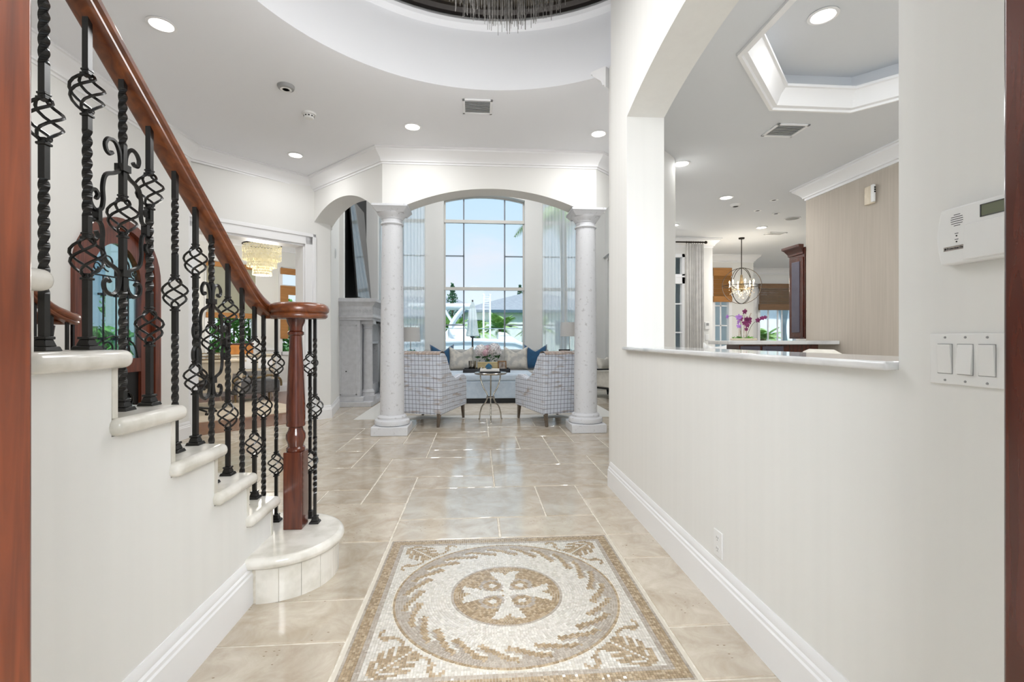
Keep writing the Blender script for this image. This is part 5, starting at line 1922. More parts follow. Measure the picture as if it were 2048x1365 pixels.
def flowerhead(mb, c, r, n, seed, s_=0.03):
    r_ = random.Random(seed)
    for i in range(n):
        z = 1 - 2 * (i + 0.5) / n; a = i * 2.39996
        rr = math.sqrt(1 - z * z)
        d = Vector((rr * math.cos(a), rr * math.sin(a), z))
        p = Vector(c) + d * r * r_.uniform(0.9, 1.05)
        q = d.to_track_quat('Z', 'Y').to_matrix().to_4x4()
        m_ = Matrix.Translation(p) @ q @ Matrix.Rotation(r_.uniform(0, 6), 4, 'Z') @ Matrix.Rotation(r_.uniform(-.4, .4), 4, 'X')
        mb.add([m_ @ Vector(v) * 1.0 for v in ((-s_, -s_, 0), (0, -s_ * .4, s_ * .25), (s_, -s_, 0), (s_ * .4, 0, s_ * .25), (s_, s_, 0), (0, s_ * .4, s_ * .25), (-s_, s_, 0), (-s_ * .4, 0, s_ * .25))], [tuple(range(8))])


heads = [((-0.13, 0, 0.40), 0.115, 'petal_white'), ((0.13, 0, 0.42), 0.125, 'petal_white'), ((0.0, 0.05, 0.43), 0.07, 'petal_pink'), ((-0.05, -0.06, 0.36), 0.06, 'petal_pink'), ((0.22, 0.03, 0.34), 0.05, 'petal_white')]
for i, (c, r, m_) in enumerate(heads):
    mb = MB(); flowerhead(mb, c, r, int(90 * r / 0.1), i)
    mb.build('bloom', m_, fv, local=True, recalc=False)
    MB().tube([(0, 0, 0.05), (c[0] * 0.4, c[1] * 0.4, 0.22), (c[0], c[1], c[2])], 0.005, 5).build('stem', 'stem_green', fv, local=True)
mb = MB(); leafcloud(mb, (-0.2, 0.24, -0.06, 0.06, 0.20, 0.34), 26, 0.11, 9); mb.build('leaves', 'stem_green', fv, local=True, recalc=False)

# ------------------------------------------------------------------ sofa and cushions
sf = thing('sofa', 'light grey three section sofa under the tall windows', 'sofa', (0.2, 10.1, 0))
MB().b2(-1.15, 1.55, 9.62, 10.45, 0.10, 0.38).build('base', 'sofacloth', sf, bevel=0.02, bseg=3)
for k in range(3):
    MB().b2(-1.14 + k * 0.897, -1.14 + (k + 1) * 0.897 - 0.01, 9.60, 10.2, 0.38, 0.55).build('seat_cushion', 'sofacloth', sf, bevel=0.04, bseg=3)
    mb = MB(); x0 = -1.14 + k * 0.897; x1 = x0 + 0.887
    mb.hexa([(x0, 10.12, .52), (x1, 10.12, .52), (x1, 10.34, .52), (x0, 10.34, .52), (x0, 10.22, .97), (x1, 10.22, .97), (x1, 10.36, .97), (x0, 10.36, .97)])
    mb.build('back_cushion', 'sofacloth', sf, bevel=0.04, bseg=3)
MB().b2(-1.15, 1.55, 10.34, 10.48, 0.10, 0.96).build('back_frame', 'sofacloth', sf, bevel=0.03, bseg=3)
for x in (-1.08, 1.48):
    for y in (9.68, 10.42):
        MB().tube([(x, y, 0.11), (x, y, 0)], [0.025, 0.018], 8).build('leg', 'chairleg', sf)


def pillow(name, label, x, y, z, w_, h_, th_, mat, rz=0.0, tilt=0.3, grp='sofa cushions'):
    """puffed square cushion with a chopped, dented top"""
    n = 12
    v = []; f = []
    for s_ in (1, -1):
        for j in range(n + 1):
            for i in range(n + 1):
                u = i / n * 2 - 1; q = j / n * 2 - 1
                pinch = 1 - 0.10 * (q * q) * (1 - u * u) * 0 
                puff = ((1 - u ** 4) * (1 - q ** 4)) ** 0.6
                ex = 1 - 0.07 * (1 - q * q); ez = 1 - 0.07 * (1 - u * u)
                zz = q * h_ / 2 * ez
                if q > 0:
                    zz -= 0.30 * h_ * q * q * (1 - abs(u)) ** 1.3
                v.append((u * w_ / 2 * ex, s_ * th_ / 2 * puff, zz + h_ / 2))
    N = (n + 1) ** 2
    for b in (0, N):
        for j in range(n):
            for i in range(n):
                a = b + j * (n + 1) + i
                f.append((a, a + 1, a + n + 2, a + n + 1) if b == 0 else (a + n + 1, a + n + 2, a + 1, a))
    mb = MB(); mb.add(v, f)
    bm_o = mb.xf(Matrix.Rotation(-tilt, 4, 'X')).build(name, mat, None, smooth=70)
    bm = bmesh.new(); bm.from_mesh(bm_o.data); bmesh.ops.remove_doubles(bm, verts=bm.verts, dist=0.0005); bmesh.ops.recalc_face_normals(bm, faces=bm.faces); bm.to_mesh(bm_o.data); bm.free()
    bm_o.location = (x, y, z); bm_o.rotation_euler = (0, 0, rz)
    return tag(bm_o, label, 'cushion', grp)


pillow('cushion', 'dark blue cushion at the left end of the sofa', -0.70, 9.86, 0.56, 0.52, 0.54, 0.16, 'navy', 0.35, 0.22)
pillow('cushion', 'pale patterned cushion right of the left blue cushion', -0.33, 9.82, 0.56, 0.52, 0.50, 0.17, 'pillow_pattern', 0.05, 0.25)
pillow('cushion', 'pale patterned cushion left of the right blue cushion', 0.79, 9.82, 0.56, 0.52, 0.50, 0.17, 'pillow_pattern', -0.1, 0.25)
pillow('cushion', 'dark blue cushion at the right end of the sofa', 1.20, 9.84, 0.56, 0.50, 0.54, 0.16, 'navy', -0.15, 0.22)

# ------------------------------------------------------------------ end tables, lamps, things on them
pm('shade_grey', (0.74, 0.73, 0.72), rough=0.9, scale=60, emit=(0.9, 0.88, 0.84), estr=0.05)
wood('endwood', (0.32, 0.27, 0.22), (0.45, 0.39, 0.33), stretch=(6, 6, 6))


def end_table(x, label):
    t = thing('end_table', label, 'table', (x, 10.05, 0))
    MB().b2(-0.33, 0.33, -0.3, 0.3, 0.66, 0.70).build('top', 'endwood', t, bevel=0.005, local=True)
    for sx in (-1, 1):
        for sy in (-1, 1):
            MB().box((sx * 0.29, sy * 0.26, 0.33), (0.045, 0.045, 0.66)).build('leg', 'endwood', t, local=True)
    MB().b2(-0.30, 0.30, -0.27, 0.27, 0.18, 0.21).build('lower_shelf', 'endwood', t, local=True)


def table_lamp(x, z1, label):
    t = thing('table_lamp', label, 'lamp', (x, 10.08, 0.70))
    s_ = MB().lathe([(0.205, z1 - 0.30 - 0.70), (0.185, z1 - 0.70), (0.181, z1 - 0.70), (0.201, z1 - 0.30 - 0.70), (0.205, z1 - 0.30 - 0.70)], seg=36).build('lamp_shade', 'shade_grey', t, smooth=40, local=True)
    MB().lathe([(0, 0), (0.07, 0), (0.075, 0.015), (0.075, 0.02), (0, 0.02)], seg=24).build('foot', 'chrome', t, smooth=40, local=True)
    MB().lathe([(0, 0.02), (0.06, 0.02), (0.085, 0.06), (0.085, 0.20), (0.05, 0.26), (0.02, 0.28), (0, 0.28)], seg=24).build('glass_body', 'glass_dark', t, smooth=40, local=True)
    MB().tube([(0, 0, 0.02), (0, 0, z1 - 0.70 + 0.015)], 0.008, 8).build('stem', 'chrome', t, local=True)


end_table(-1.5, 'dark end table behind the left armchair')
end_table(2.0, 'dark end table behind the right armchair')
table_lamp(-1.40, 1.44, 'table lamp with grey drum shade on the left end table')
table_lamp(1.97, 1.55, 'table lamp with grey drum shade on the right end table')
photo_frame('dark framed photograph below the right lamp', 1.83, 9.86, 0.702, 0.24, 0.28, math.radians(6), 'black')
photo_frame('dark blue framed picture beside the left lamp', -1.16, 9.90, 0.702, 0.16, 0.24, 0, 'tray_black')
pt = thing('potted_plant', 'small dark green plant at the foot of the left lamp', 'plant', (-1.33, 9.84, 0.70))
MB().lathe([(0, 0), (0.05, 0), (0.065, 0.09), (0.055, 0.09), (0, 0.07)], seg=20).build('pot', 'tray_black', pt, smooth=40, local=True)
mb = MB(); leafcloud(mb, (-0.10, 0.10, -0.08, 0.08, 0.08, 0.26), 60, 0.09, 12); mb.build('leaves', 'leaf_dark', pt, local=True, recalc=False)
pt = thing('dried_flowers', 'bunch of muted dried flowers in front of the right lamp', 'flowers', (2.06, 9.84, 0.70))
MB().lathe([(0, 0), (0.05, 0), (0.06, 0.08), (0.05, 0.08), (0, 0.06)], seg=20).build('pot', 'plastic_white', pt, smooth=40, local=True)
pm('dried', (0.62, 0.56, 0.50), (0.45, 0.42, 0.36), rough=0.9, scale=20)
mb = MB(); leafcloud(mb, (-0.14, 0.14, -0.08, 0.08, 0.07, 0.27), 120, 0.07, 13); mb.build('blooms', 'dried', pt, local=True, recalc=False)

# ------------------------------------------------------------------ chair by the right wall
ac = thing('accent_chair', 'cream armchair with black frame beyond the right column', 'armchair', (2.72, 9.62, 0), math.radians(35))
pm('ivory', (0.86, 0.84, 0.80), (0.82, 0.80, 0.76), rough=0.9, scale=15)
MB().b2(-0.33, 0.33, -0.33, 0.33, 0.22, 0.56).build('seat', 'ivory', ac, bevel=0.02, local=True)
MB().b2(-0.33, 0.33, -0.36, -0.24, 0.50, 1.06).build('backrest', 'greycloth', ac, bevel=0.02, local=True)
mb = MB(); mb.tube([(-0.35, -0.30, 0.18), (-0.36, -0.32, 1.09), (0.36, -0.32, 1.06), (0.35, -0.30, 0.18)], 0.018, 6)
mb.tube([(-0.35, -0.3, 0.60), (-0.36, 0.0, 0.58), (-0.35, 0.34, 0.60), (-0.34, 0.35, 0.2)], 0.016, 6); mb.tube([(0.35, -0.3, 0.60), (0.36, 0.0, 0.58), (0.35, 0.34, 0.60), (0.34, 0.35, 0.2)], 0.016, 6)
mb.tube([(-0.34, 0.34, 0.21), (0.34, 0.34, 0.21), (0.34, -0.34, 0.21), (-0.34, -0.34, 0.21)], 0.018, 6, closed=True)
mb.build('frame', 'black', ac, local=True, smooth=50)
for (x, y) in ((-.3, .3), (.3, .3), (-.3, -.3), (.3, -.3)):
    MB().tube([(x, y, 0.21), (x, y, 0.10), (x, y, 0.0)], [0.026, 0.03, 0.014], 8).build('leg', 'black', ac, local=True)
pillow('cushion', 'cream cushion on the chair beyond the right column', 2.66, 9.66, 0.565, 0.42, 0.30, 0.14, 'ivory', math.radians(35), 0.5, 'sofa cushions')
for (x, y) in ((-1.3, 8.3), (1.6, 8.3), (0.17, 9.6)):
    lamp('AREA', (x, y, ZL - 0.03), 31, None, size=0.3)  # unseen ceiling lamps without fittings, added to brighten the living room

# ------------------------------------------------------------------ kitchen seen through the pass-through
ZK = 3.1
oct_ = [(1.77, 2.32), (1.77, 3.03), (2.42, 3.71), (3.08, 3.71), (3.73, 3.03), (3.73, 2.32), (3.08, 1.64), (2.42, 1.64)]
oc = (2.75, 2.675)
mb = MB()
v, f_ = holed(oct_, (1.30, 9.6, 0.45, 3.95), ZK, *oc)
mb.add(v, f_)
mb.add([(1.30, 3.95, ZK), (9.6, 3.95, ZK), (9.6, 13.0, ZK), (3.05, 13.0, ZK), (2.72, 7.1, ZK), (2.1, 4.95, ZK)], [tuple(range(6))])
kc = struct(mb.build('ceiling_kitchen', 'kceil', recalc=False))
mb = MB()
n_ = 8
mb.add([(x, y, ZK) for x, y in oct_] + [(x, y, ZK + 0.26) for x, y in oct_], [(i, (i + 1) % n_, n_ + (i + 1) % n_, n_ + i) for i in range(n_)] + [tuple(range(n_, 2 * n_))])
mb.build('tray_recess', 'kceil', kc, recalc=False)
mb = MB()
mb.sweep([(-0.045, 0.0), (-0.045, -0.02), (-0.02, -0.022), (-0.012, -0.006), (0.015, 0.0), (0.03, 0.03), (0.05, 0.075), (0.085, 0.11), (0.10, 0.115), (0.10, 0.135), (0.0, 0.135), (0.0, 0.0)], oct_, closed=True, side=-1, z=ZK)
struct(mb.build('trim_8', 'trimw', smooth=25))
struct(MB().b2(1.3, 9.6, 0.4, 13.1, -0.12, -0.006).build('floor_kitchen', 'grout'))
KCROWN = [(0.13, 0.0), (0.13, -0.016), (0.115, -0.02), (0.11, -0.04), (0.085, -0.06), (0.055, -0.09), (0.032, -0.12), (0.03, -0.135), (0.012, -0.14), (0.012, -0.165), (0, -0.168), (0, 0)]
# papered wall
mb = MB(); mb.wall((4.12, 0.45), (4.12, 5.69), -0.15, 0, ZK); struct(mb.build('wall_kitchen_right', 'wallpaper'))
mb = MB(); mb.sweep(KCROWN, [(4.12, 0.45), (4.12, 5.69), (4.3, 5.69)], side=1, z=ZK); struct(mb.build('trim_9', 'trimw', smooth=25))
# french door wall, nook walls
mb = MB()
mb.wall((2.7, 8.75), (4.465, 8.75), 0.18, 0, ZK, [(0.3, 1.20, 0, 2.80, 0), ])
struct(mb.build('wall_kitchen_back', 'wall_plain'))
mb = MB(); mb.wall((4.465, 8.93), (4.465, 10.4), 0.1, 0, ZK)
mb.wall((4.365, 10.4), (6.27, 10.4), 0.15, 0, ZK, [(5.335 - 4.365, 5.70 - 4.365, 0.3, 2.72, 0)])
mb.wall((6.27, 10.55), (6.27, 12.3), 0.1, 0, ZK)
mb.wall((6.17, 12.3), (9.5, 12.3), 0.15, 0, ZK, [(7.57 - 6.17, 8.62 - 6.17, 0.9, 2.60, 0)])
mb.wall((9.4, 12.4), (9.4, 0.4), 0.15, 0, ZK)
struct(mb.build('wall_nook', 'wall_plain'))
mb = MB(); mb.sweep(KCROWN, [(2.72, 8.75), (4.465, 8.75), (4.465, 10.4), (6.27, 10.4), (6.27, 12.3), (9.4, 12.3)], side=-1, z=ZK)
struct(mb.build('trim_10', 'trimw', smooth=25))
# transom + french door
w_ = struct(thing('window_6', 'x', 'x', (3.45, 8.75, 0))); del w_['label']; del w_['category']
mb = MB()
for (a, b, c_, d_) in ((3.0, 3.05, 0, 2.8), (3.85, 3.90, 0, 2.8), (3.0, 3.9, 2.74, 2.80), (3.0, 3.9, 2.24, 2.42), (3.0, 3.9, 0.0, 0.2)):
    mb.b2(a, b, 8.70, 8.80, c_, d_)
mb.b2(3.0, 3.9, 8.69, 8.80, 2.36, 2.39)
for x in (3.40, 3.60):
    mb.b2(x, x + 0.022, 8.72, 8.76, 0.2, 2.76)
for z in (1.86, 1.32, 0.8):
    mb.b2(3.0, 3.9, 8.725, 8.755, z - .012, z + .012)
mb.build('window_frame', 'trimw', w_)
MB().b2(3.03, 3.87, 8.735, 8.74, 0.1, 2.25).build('pane', 'glass', w_)
MB().b2(3.03, 3.87, 8.735, 8.74, 2.4, 2.75).build('pane', 'glass', w_)
# re-open the wall above the door for the transom: the wall stops at 2.24 there
cu = thing('grey_drape', 'pale grey pleated drape hanging from a dark rod beside the french door', 'curtain', (4.03, 8.58, 0))
mb = MB(); mb.add(*wavy(3.87, 4.20, 8.58, 0.02, 2.97, 0.035, 7, 5)); mb.build('cloth', 'drape', cu, smooth=60, recalc=False)
mb = MB(); mb.tube([(3.0, 8.58, 3.0), (4.24, 8.58, 3.0)], 0.014, 8); mb.lathe([(0, -0.03), (0.025, -0.02), (0.028, 0), (0.02, 0.02), (0, 0.03)], (4.25, 8.58, 3.0), seg=12)
mb.build('curtain_rod', 'bronze', cu, smooth=40)
for i in range(8):
    x = 3.88 + i * 0.044
    MB().tube([(x, 8.58 + 0.02 * math.cos(a), 3.0 + 0.02 * math.sin(a) - 0.004) for a in [2 * PI * k / 10 for k in range(10)]], 0.004, 4, closed=True).build('ring', 'bronze', cu)
t = thing('thermostat', 'white wall thermostat on the pier right of the grey drape', 'thermostat', (4.36, 8.75, 1.4))
MB().b2(4.31, 4.40, 8.725, 8.75, 1.38, 1.52).build('body', 'plastic_white', t, bevel=0.004)
MB().b2(4.33, 4.38, 8.722, 8.726, 1.45, 1.50).build('dial', 'plastic_grey', t)
t = thing('light_switch', 'white switch plate below the thermostat', 'switch', (4.36, 8.75, 1.2))
MB().b2(4.32, 4.39, 8.74, 8.75, 1.17, 1.28).build('plate', 'plastic_white', t, bevel=0.003)
MB().b2(4.34, 4.37, 8.735, 8.742, 1.19, 1.26).build('rocker', 'plastic_white', t)


def nook_window(n, x0, x1, y, z0, z1, cols_, rows):
    w_ = struct(thing('window_%d' % n, 'x', 'x', ((x0 + x1) / 2, y, 0))); del w_['label']; del w_['category']
    mb = MB()
    for (a, b, c_, d_) in ((x0 - .05, x0 + .02, z0 - .05, z1 + .05), (x1 - .02, x1 + .05, z0 - .05, z1 + .05), (x0, x1, z1 - .02, z1 + .05), (x0, x1, z0 - .05, z0 + .02)):
        mb.b2(a, b, y - .03, y + .08, c_, d_)
    for x in cols_:
        mb.b2(x - .015, x + .015, y + .04, y + .07, z0, z1)
    for z in rows:
        mb.b2(x0, x1, y + .04, y + .07, z - .012, z + .012)
    mb.build('window_frame', 'trimw', w_)
    MB().b2(x0, x1, y + .05, y + .055, z0, z1).build('pane', 'glass', w_)


nook_window(7, 5.335, 5.70, 10.4, 0.35, 2.70, (5.52,), (1.0, 1.5, 1.95))
nook_window(8, 7.57, 8.62, 12.3, 0.92, 2.58, (7.86, 8.13, 8.25), ())
s1 = thing('bamboo_shade', 'orange bamboo shade on the narrow breakfast nook window', 'window shade', (5.52, 10.34, 2.0))
MB().b2(5.30, 5.73, 10.33, 10.36, 2.62, 2.80).build('valance', 'shadewood', s1, bevel=0.004)
mb = MB()
for i in range(10):
    mb.b2(5.31, 5.72, 10.345 + .004 * (i % 2), 10.352 + .004 * (i % 2), 2.14 + i * 0.05, 2.188 + i * 0.05)
mb.build('slat_cloth', 'woven_tan', s1)
MB().b2(5.30, 5.73, 10.32, 10.36, 2.03, 2.16).build('fold', 'shadewood', s1, bevel=0.004)
s2 = thing('woven_shade', 'brown woven shade on the wide breakfast nook window beside the tall cabinet', 'window shade', (8.1, 12.2, 2.0))
MB().b2(7.52, 8.72, 12.20, 12.24, 2.55, 2.68).build('valance', 'shadebrown', s2, bevel=0.004)
mb = MB()
for i in range(8):
    mb.b2(7.54, 8.70, 12.215 + .004 * (i % 2), 12.222 + .004 * (i % 2), 2.10 + i * 0.056, 2.154 + i * 0.056)
sheerm('woven_brown', (0.55, 0.45, 0.35), 0.85)
mb.build('slat_cloth', 'woven_brown', s2)
MB().b2(7.52, 8.72, 12.19, 12.235, 1.97, 2.13).build('fold', 'shadebrown', s2, bevel=0.004)
cu = thing('tied_drape', 'pale blue tied back drape in the window behind the brown shade', 'curtain', (8.35, 12.42, 0.9))
mb = MB()
v = []; f_ = []
for j in range(11):
    t_ = j / 10; z = 2.5 - 1.6 * t_
    wv = 0.22 * (1 - 0.72 * math.sin(PI * min(1, t_ * 0.75)) ** 2)
    for i in range(25):
        u = i / 24 * 2 - 1
        v.append((8.37 + u * wv + 0.05 * t_, 12.48 + 0.025 * math.sin(i * 1.6), z))
for j in range(10):
    for i in range(24):
        f_.append((j * 25 + i, j * 25 + i + 1, (j + 1) * 25 + i + 1, (j + 1) * 25 + i))
mb.add(v, f_); mb.build('cloth', 'sheer_blue', cu, smooth=60, recalc=False)

# tall cabinet end with crown, bar counter
cb = thing('wall_cabinet', 'tall dark wood cabinet with crown beside the papered wall', 'cabinet', (4.5, 5.85, 1.20))
MB().b2(4.11, 5.0, 5.70, 6.0, 1.20, 2.36).build('carcass', 'darkwood', cb, bevel=0.004)
pm('panel_slate', (0.34, 0.33, 0.38), (0.30, 0.29, 0.34), rough=0.3)
mb = MB(); mb.sweep([(0.0, 2.27), (0.012, 2.28), (0.012, 2.30), (0.045, 2.355), (0.065, 2.37), (0.065, 2.40), (0.0, 2.40)], [(5.0, 6.0), (4.11, 6.0), (4.11, 5.72)], side=-1)
mb.build('crown', 'darkwood', cb, smooth=30)
MB().b2(4.098, 4.11, 5.72, 5.98, 1.22, 2.24).build('end_frame', 'darkwood', cb, bevel=0.004)
MB().b2(4.090, 4.10, 5.775, 5.925, 1.28, 2.19).build('raised_panel', 'panel_slate', cb, bevel=0.008)
br = thing('bar_counter', 'raised breakfast bar with white marble top and dark wood panels', 'counter', (3.45, 5.3, 0))
MB().b2(2.80, 4.11, 5.12, 5.60, 1.135, 1.178).build('marble_top', 'marble_sill', br, bevel=0.006)
MB().b2(2.98, 3.93, 5.22, 5.50, 0.0, 1.135).build('base', 'darkwood', br, bevel=0.004)
for (a, b) in ((2.99, 3.22), (3.25, 3.50)):
    p_ = MB().b2(a, b, 5.205, 5.22, 0.55, 1.115).build('door', 'panel_slate', br, bevel=0.004)
    MB().b2(a + .04, b - .04, 5.198, 5.21, 0.60, 1.08).build('raised_panel', 'panel_slate', p_, bevel=0.012)
# motion sensor
t = thing('motion_sensor', 'cream motion sensor high on the papered wall', 'sensor', (4.12, 4.69, 2.61))
mb = MB(); mb.b2(4.085, 4.12, 4.64, 4.75, 2.61, 2.80); mb.build('housing', 'creamwood', t, bevel=0.006)
MB().b2(4.075, 4.10, 4.62, 4.655, 2.62, 2.80).build('lens_side', 'plastic_white', t, bevel=0.004)
for k in range(3):
    MB().b2(4.083, 4.099, 4.616, 4.621, 2.715 + k * 0.022, 2.73 + k * 0.022).build('slot', 'black', t)

# orchids on the bar
pm('orchid_dark', (0.42, 0.12, 0.32), (0.55, 0.2, 0.42), rough=0.6, scale=30)
pm('orchid_light', (0.66, 0.44, 0.80), (0.76, 0.56, 0.86), rough=0.6, scale=30)
pm('birch', (0.86, 0.82, 0.78), (0.68, 0.60, 0.54), rough=0.8, scale=20)
oz = 1.18
orc = thing('orchid_arrangement', 'purple orchids with pale birch twigs on the breakfast bar', 'flowers', (3.09, 5.32, oz))
MB().b2(-0.13, 0.13, -0.06, 0.06, 0, 0.025).build('planter', 'creamwood', orc, bevel=0.005, local=True)
mb = MB(); leafcloud(mb, (-0.11, 0.11, -0.05, 0.05, 0.015, 0.04), 60, 0.05, 22); mb.build('moss', 'leaf_green', orc, local=True, recalc=False)
for pth in ([(-0.06, 0, 0.02), (-0.055, 0, 0.12), (-0.07, 0, 0.24)], [(0, 0, 0.02), (0.01, 0, 0.2), (0.04, 0.01, 0.37)], [(0.03, 0, 0.02), (0.04, 0, 0.2), (0.09, 0, 0.32)], [(-0.02, 0.01, 0.02), (-0.03, 0.02, 0.14), (0.0, 0.02, 0.30)]):
    mb = MB(); mb.tube(catmull(pth), 0.006, 6); mb.build('birch_twig', 'birch', orc, local=True, smooth=50)
for pth in ([(-0.03, 0, 0.02), (-0.04, 0, 0.22), (-0.12, 0, 0.285), (-0.21, 0, 0.275)], [(0.03, 0, 0.02), (0.10, 0, 0.18), (0.2, 0, 0.25), (0.26, 0, 0.265)], [(0, 0, 0.02), (0.01, 0, 0.2), (0, 0, 0.34)]):
    mb = MB(); mb.tube(catmull(pth), 0.0025, 5); mb.build('flower_stem', 'stem_green', orc, local=True)


def orchid(c, s_, mat, seed):
    r_ = random.Random(seed)
    mb = MB()
    m0 = Matrix.Translation(c) @ Matrix.Rotation(r_.uniform(-.6, .6), 4, 'Z') @ Matrix.Rotation(PI / 2 + r_.uniform(-.4, .4), 4, 'X')
    for k in range(5):
        a = 2 * PI * k / 5 + PI / 2
        w2 = 0.55 if k in (1, 4) else 0.36
        m_ = m0 @ Matrix.Rotation(a, 4, 'Z')
        mb.add([m_ @ (Vector(p) * s_) for p in ((0, 0, 0), (.45, w2, .12), (1, w2 * .5, .05), (1.08, 0, 0), (1, -w2 * .5, .05), (.45, -w2, .12))], [tuple(range(6))])
    mb.add([m0 @ (Vector(p) * s_) for p in ((0, .15, .1), (.1, -.3, .4), (-.1, -.3, .4))], [(0, 1, 2)])
    mb.build('orchid_bloom', mat, orc, local=True, recalc=False)


for i, (x, z, s_, mt_) in enumerate(((-0.21, 0.275, .026, 'orchid_light'), (-0.07, 0.27, .036, 'orchid_light'), (-0.075, 0.215, .032, 'orchid_light'), (-0.05, 0.25, .03, 'orchid_dark'), (-0.07, 0.165, .026, 'orchid_light'), (0.0, 0.335, .032, 'orchid_dark'),
                                     (0.02, 0.245, .036, 'orchid_dark'), (0.05, 0.215, .032, 'orchid_dark'), (0.0, 0.205, .03, 'orchid_dark'), (0.03, 0.175, .03, 'orchid_dark'), (0.065, 0.25, .024, 'orchid_dark'), (0.02, 0.13, .022, 'orchid_dark'), (0.16, 0.235, .03, 'orchid_dark'), (0.21, 0.26, .026, 'orchid_dark'), (0.245, 0.268, .024, 'orchid_dark'))):
    orchid((x, -0.02, z), s_, mt_, i)

# stools and chair tops just above the ledge
t = thing('bar_stool', 'white upholstered stool back rising behind the marble ledge', 'stool', (2.55, 3.2, 0))
mb = MB(); mb.prism_m([(-0.19, 0.55), (0.25, 0.55), (0.25, 1.02), (0.16, 1.075), (0.07, 1.12), (-0.10, 1.125), (-0.14, 1.11), (-0.19, 1.05)], 0.07, Matrix(((1, 0, 0, 2.55), (0, 0, 1, 3.3), (0, 1, 0, 0), (0, 0, 0, 1))))
mb.build('backrest', 'ivory', t, bevel=0.02, bseg=3)
MB().b2(2.35, 2.79, 2.9, 3.33, 0.60, 0.70).build('seat', 'ivory', t, bevel=0.02)
for (x, y) in ((2.38, 2.93), (2.76, 2.93), (2.38, 3.3), (2.76, 3.3)):
    MB().tube([(x, y, 0.6), (x, y, 0)], 0.02, 8).build('leg', 'darkwood', t)
t = thing('white_chair', 'white moulded chair seen between the drape and the orchids', 'chair', (3.9, 7.2, 0))
v = []; f_ = []
for j in range(5):
    for i in range(9):
        u = i / 8 * 2 - 1; q = j / 4
        v.append((3.78 + u * 0.24, 7.30 + 0.10 * u * u * (-1), 0.5 + q * 0.62 + 0.07 * u * u * q - 0.05 * q))
for j in range(4):
    for i in range(8):
        f_.append((j * 9 + i, j * 9 + i + 1, (j + 1) * 9 + i + 1, (j + 1) * 9 + i))
mb = MB(); mb.add(v, f_); o = mb.build('shell', 'plastic_white', t, smooth=60, recalc=False)
so = o.modifiers.new('solid', 'SOLIDIFY'); so.thickness = 0.015
MB().b2(3.56, 4.0, 6.88, 7.28, 0.46, 0.50).build('seat', 'plastic_white', t, bevel=0.015)
for (x, y) in ((3.6, 6.92), (3.96, 6.92), (3.6, 7.24), (3.96, 7.24)):
    MB().tube([(x, y, 0.47), (x, y, 0)], 0.014, 8).build('leg', 'chrome', t)

# orb chandelier with candle arms and crystal drops
oc_ = (4.953, 8.6, 2.195); OR = 0.335
orb = thing('orb_chandelier', 'round iron orb chandelier with candle lights hanging over the breakfast nook', 'chandelier', oc_)
mb = MB()
for k in range(3):
    a = PI * k / 3 + 0.5
    mb.tube([(OR * math.cos(p) * math.cos(a), OR * math.cos(p) * math.sin(a), OR * math.sin(p)) for p in [2 * PI * i / 40 for i in range(40)]], 0.006, 5, closed=True)
mb.tube([(OR * math.cos(p), OR * math.sin(p), 0) for p in [2 * PI * i / 40 for i in range(40)]], 0.006, 5, closed=True)
mb.build('orb_frame', 'bronze', orb, local=True, smooth=50)
mb = MB(); mb.tube([(0, 0, 0.2), (0, 0, ZK - oc_[2])], 0.009, 6); mb.lathe([(0, 0.875), (0.05, 0.88), (0.055, 0.905), (0, 0.905)], seg=16)
mb.build('chain', 'bronze', orb, local=True)
mb = MB(); mb.lathe([(0, -0.12), (0.03, -0.09), (0.05, 0.0), (0.03, 0.08), (0.02, 0.2), (0, 0.22)], seg=14); mb.build('centre_stem', 'gilt', orb, local=True, smooth=40)
for k in range(6):
    a = 2 * PI * k / 6 + 0.3
    r = 0.21
    am = MB().tube(catmull([(0, 0, -0.04), (r * .5 * math.cos(a), r * .5 * math.sin(a), -0.07), (r * math.cos(a), r * math.sin(a), -0.01)]), 0.006, 6).build('candle_arm', 'gilt', orb, local=True)
    MB().lathe([(0, 0), (0.011, 0), (0.011, 0.07), (0, 0.07)], (r * math.cos(a), r * math.sin(a), -0.01), seg=10).build('candle', 'plastic_white', am, local=True)
    MB().lathe([(0, 0), (0.013, 0.012), (0.012, 0.03), (0, 0.055)], (r * math.cos(a), r * math.sin(a), 0.06), seg=10).build('bulb', 'bulb', am, local=True)
pm('crystal', (0.95, 0.90, 0.80), (0.85, 0.75, 0.6), rough=0.08, ior=1.6, scale=60)
mb = MB(); r_ = random.Random(8)
for i in range(110):
    a = r_.uniform(0, 6.28); r = 0.22 * math.sqrt(r_.random()); z = r_.uniform(-0.26, -0.04) + 0.12 * (r / 0.22) ** 2
    mb.lathe([(0, -0.016), (0.007, 0), (0, 0.012)], (r * math.cos(a), r * math.sin(a), z), seg=5)
mb.build('crystal_drops', 'crystal', orb, local=True, kind='stuff')
lamp('POINT', oc_, 32, orb, size=0.15, color=(1, 0.9, 0.75))

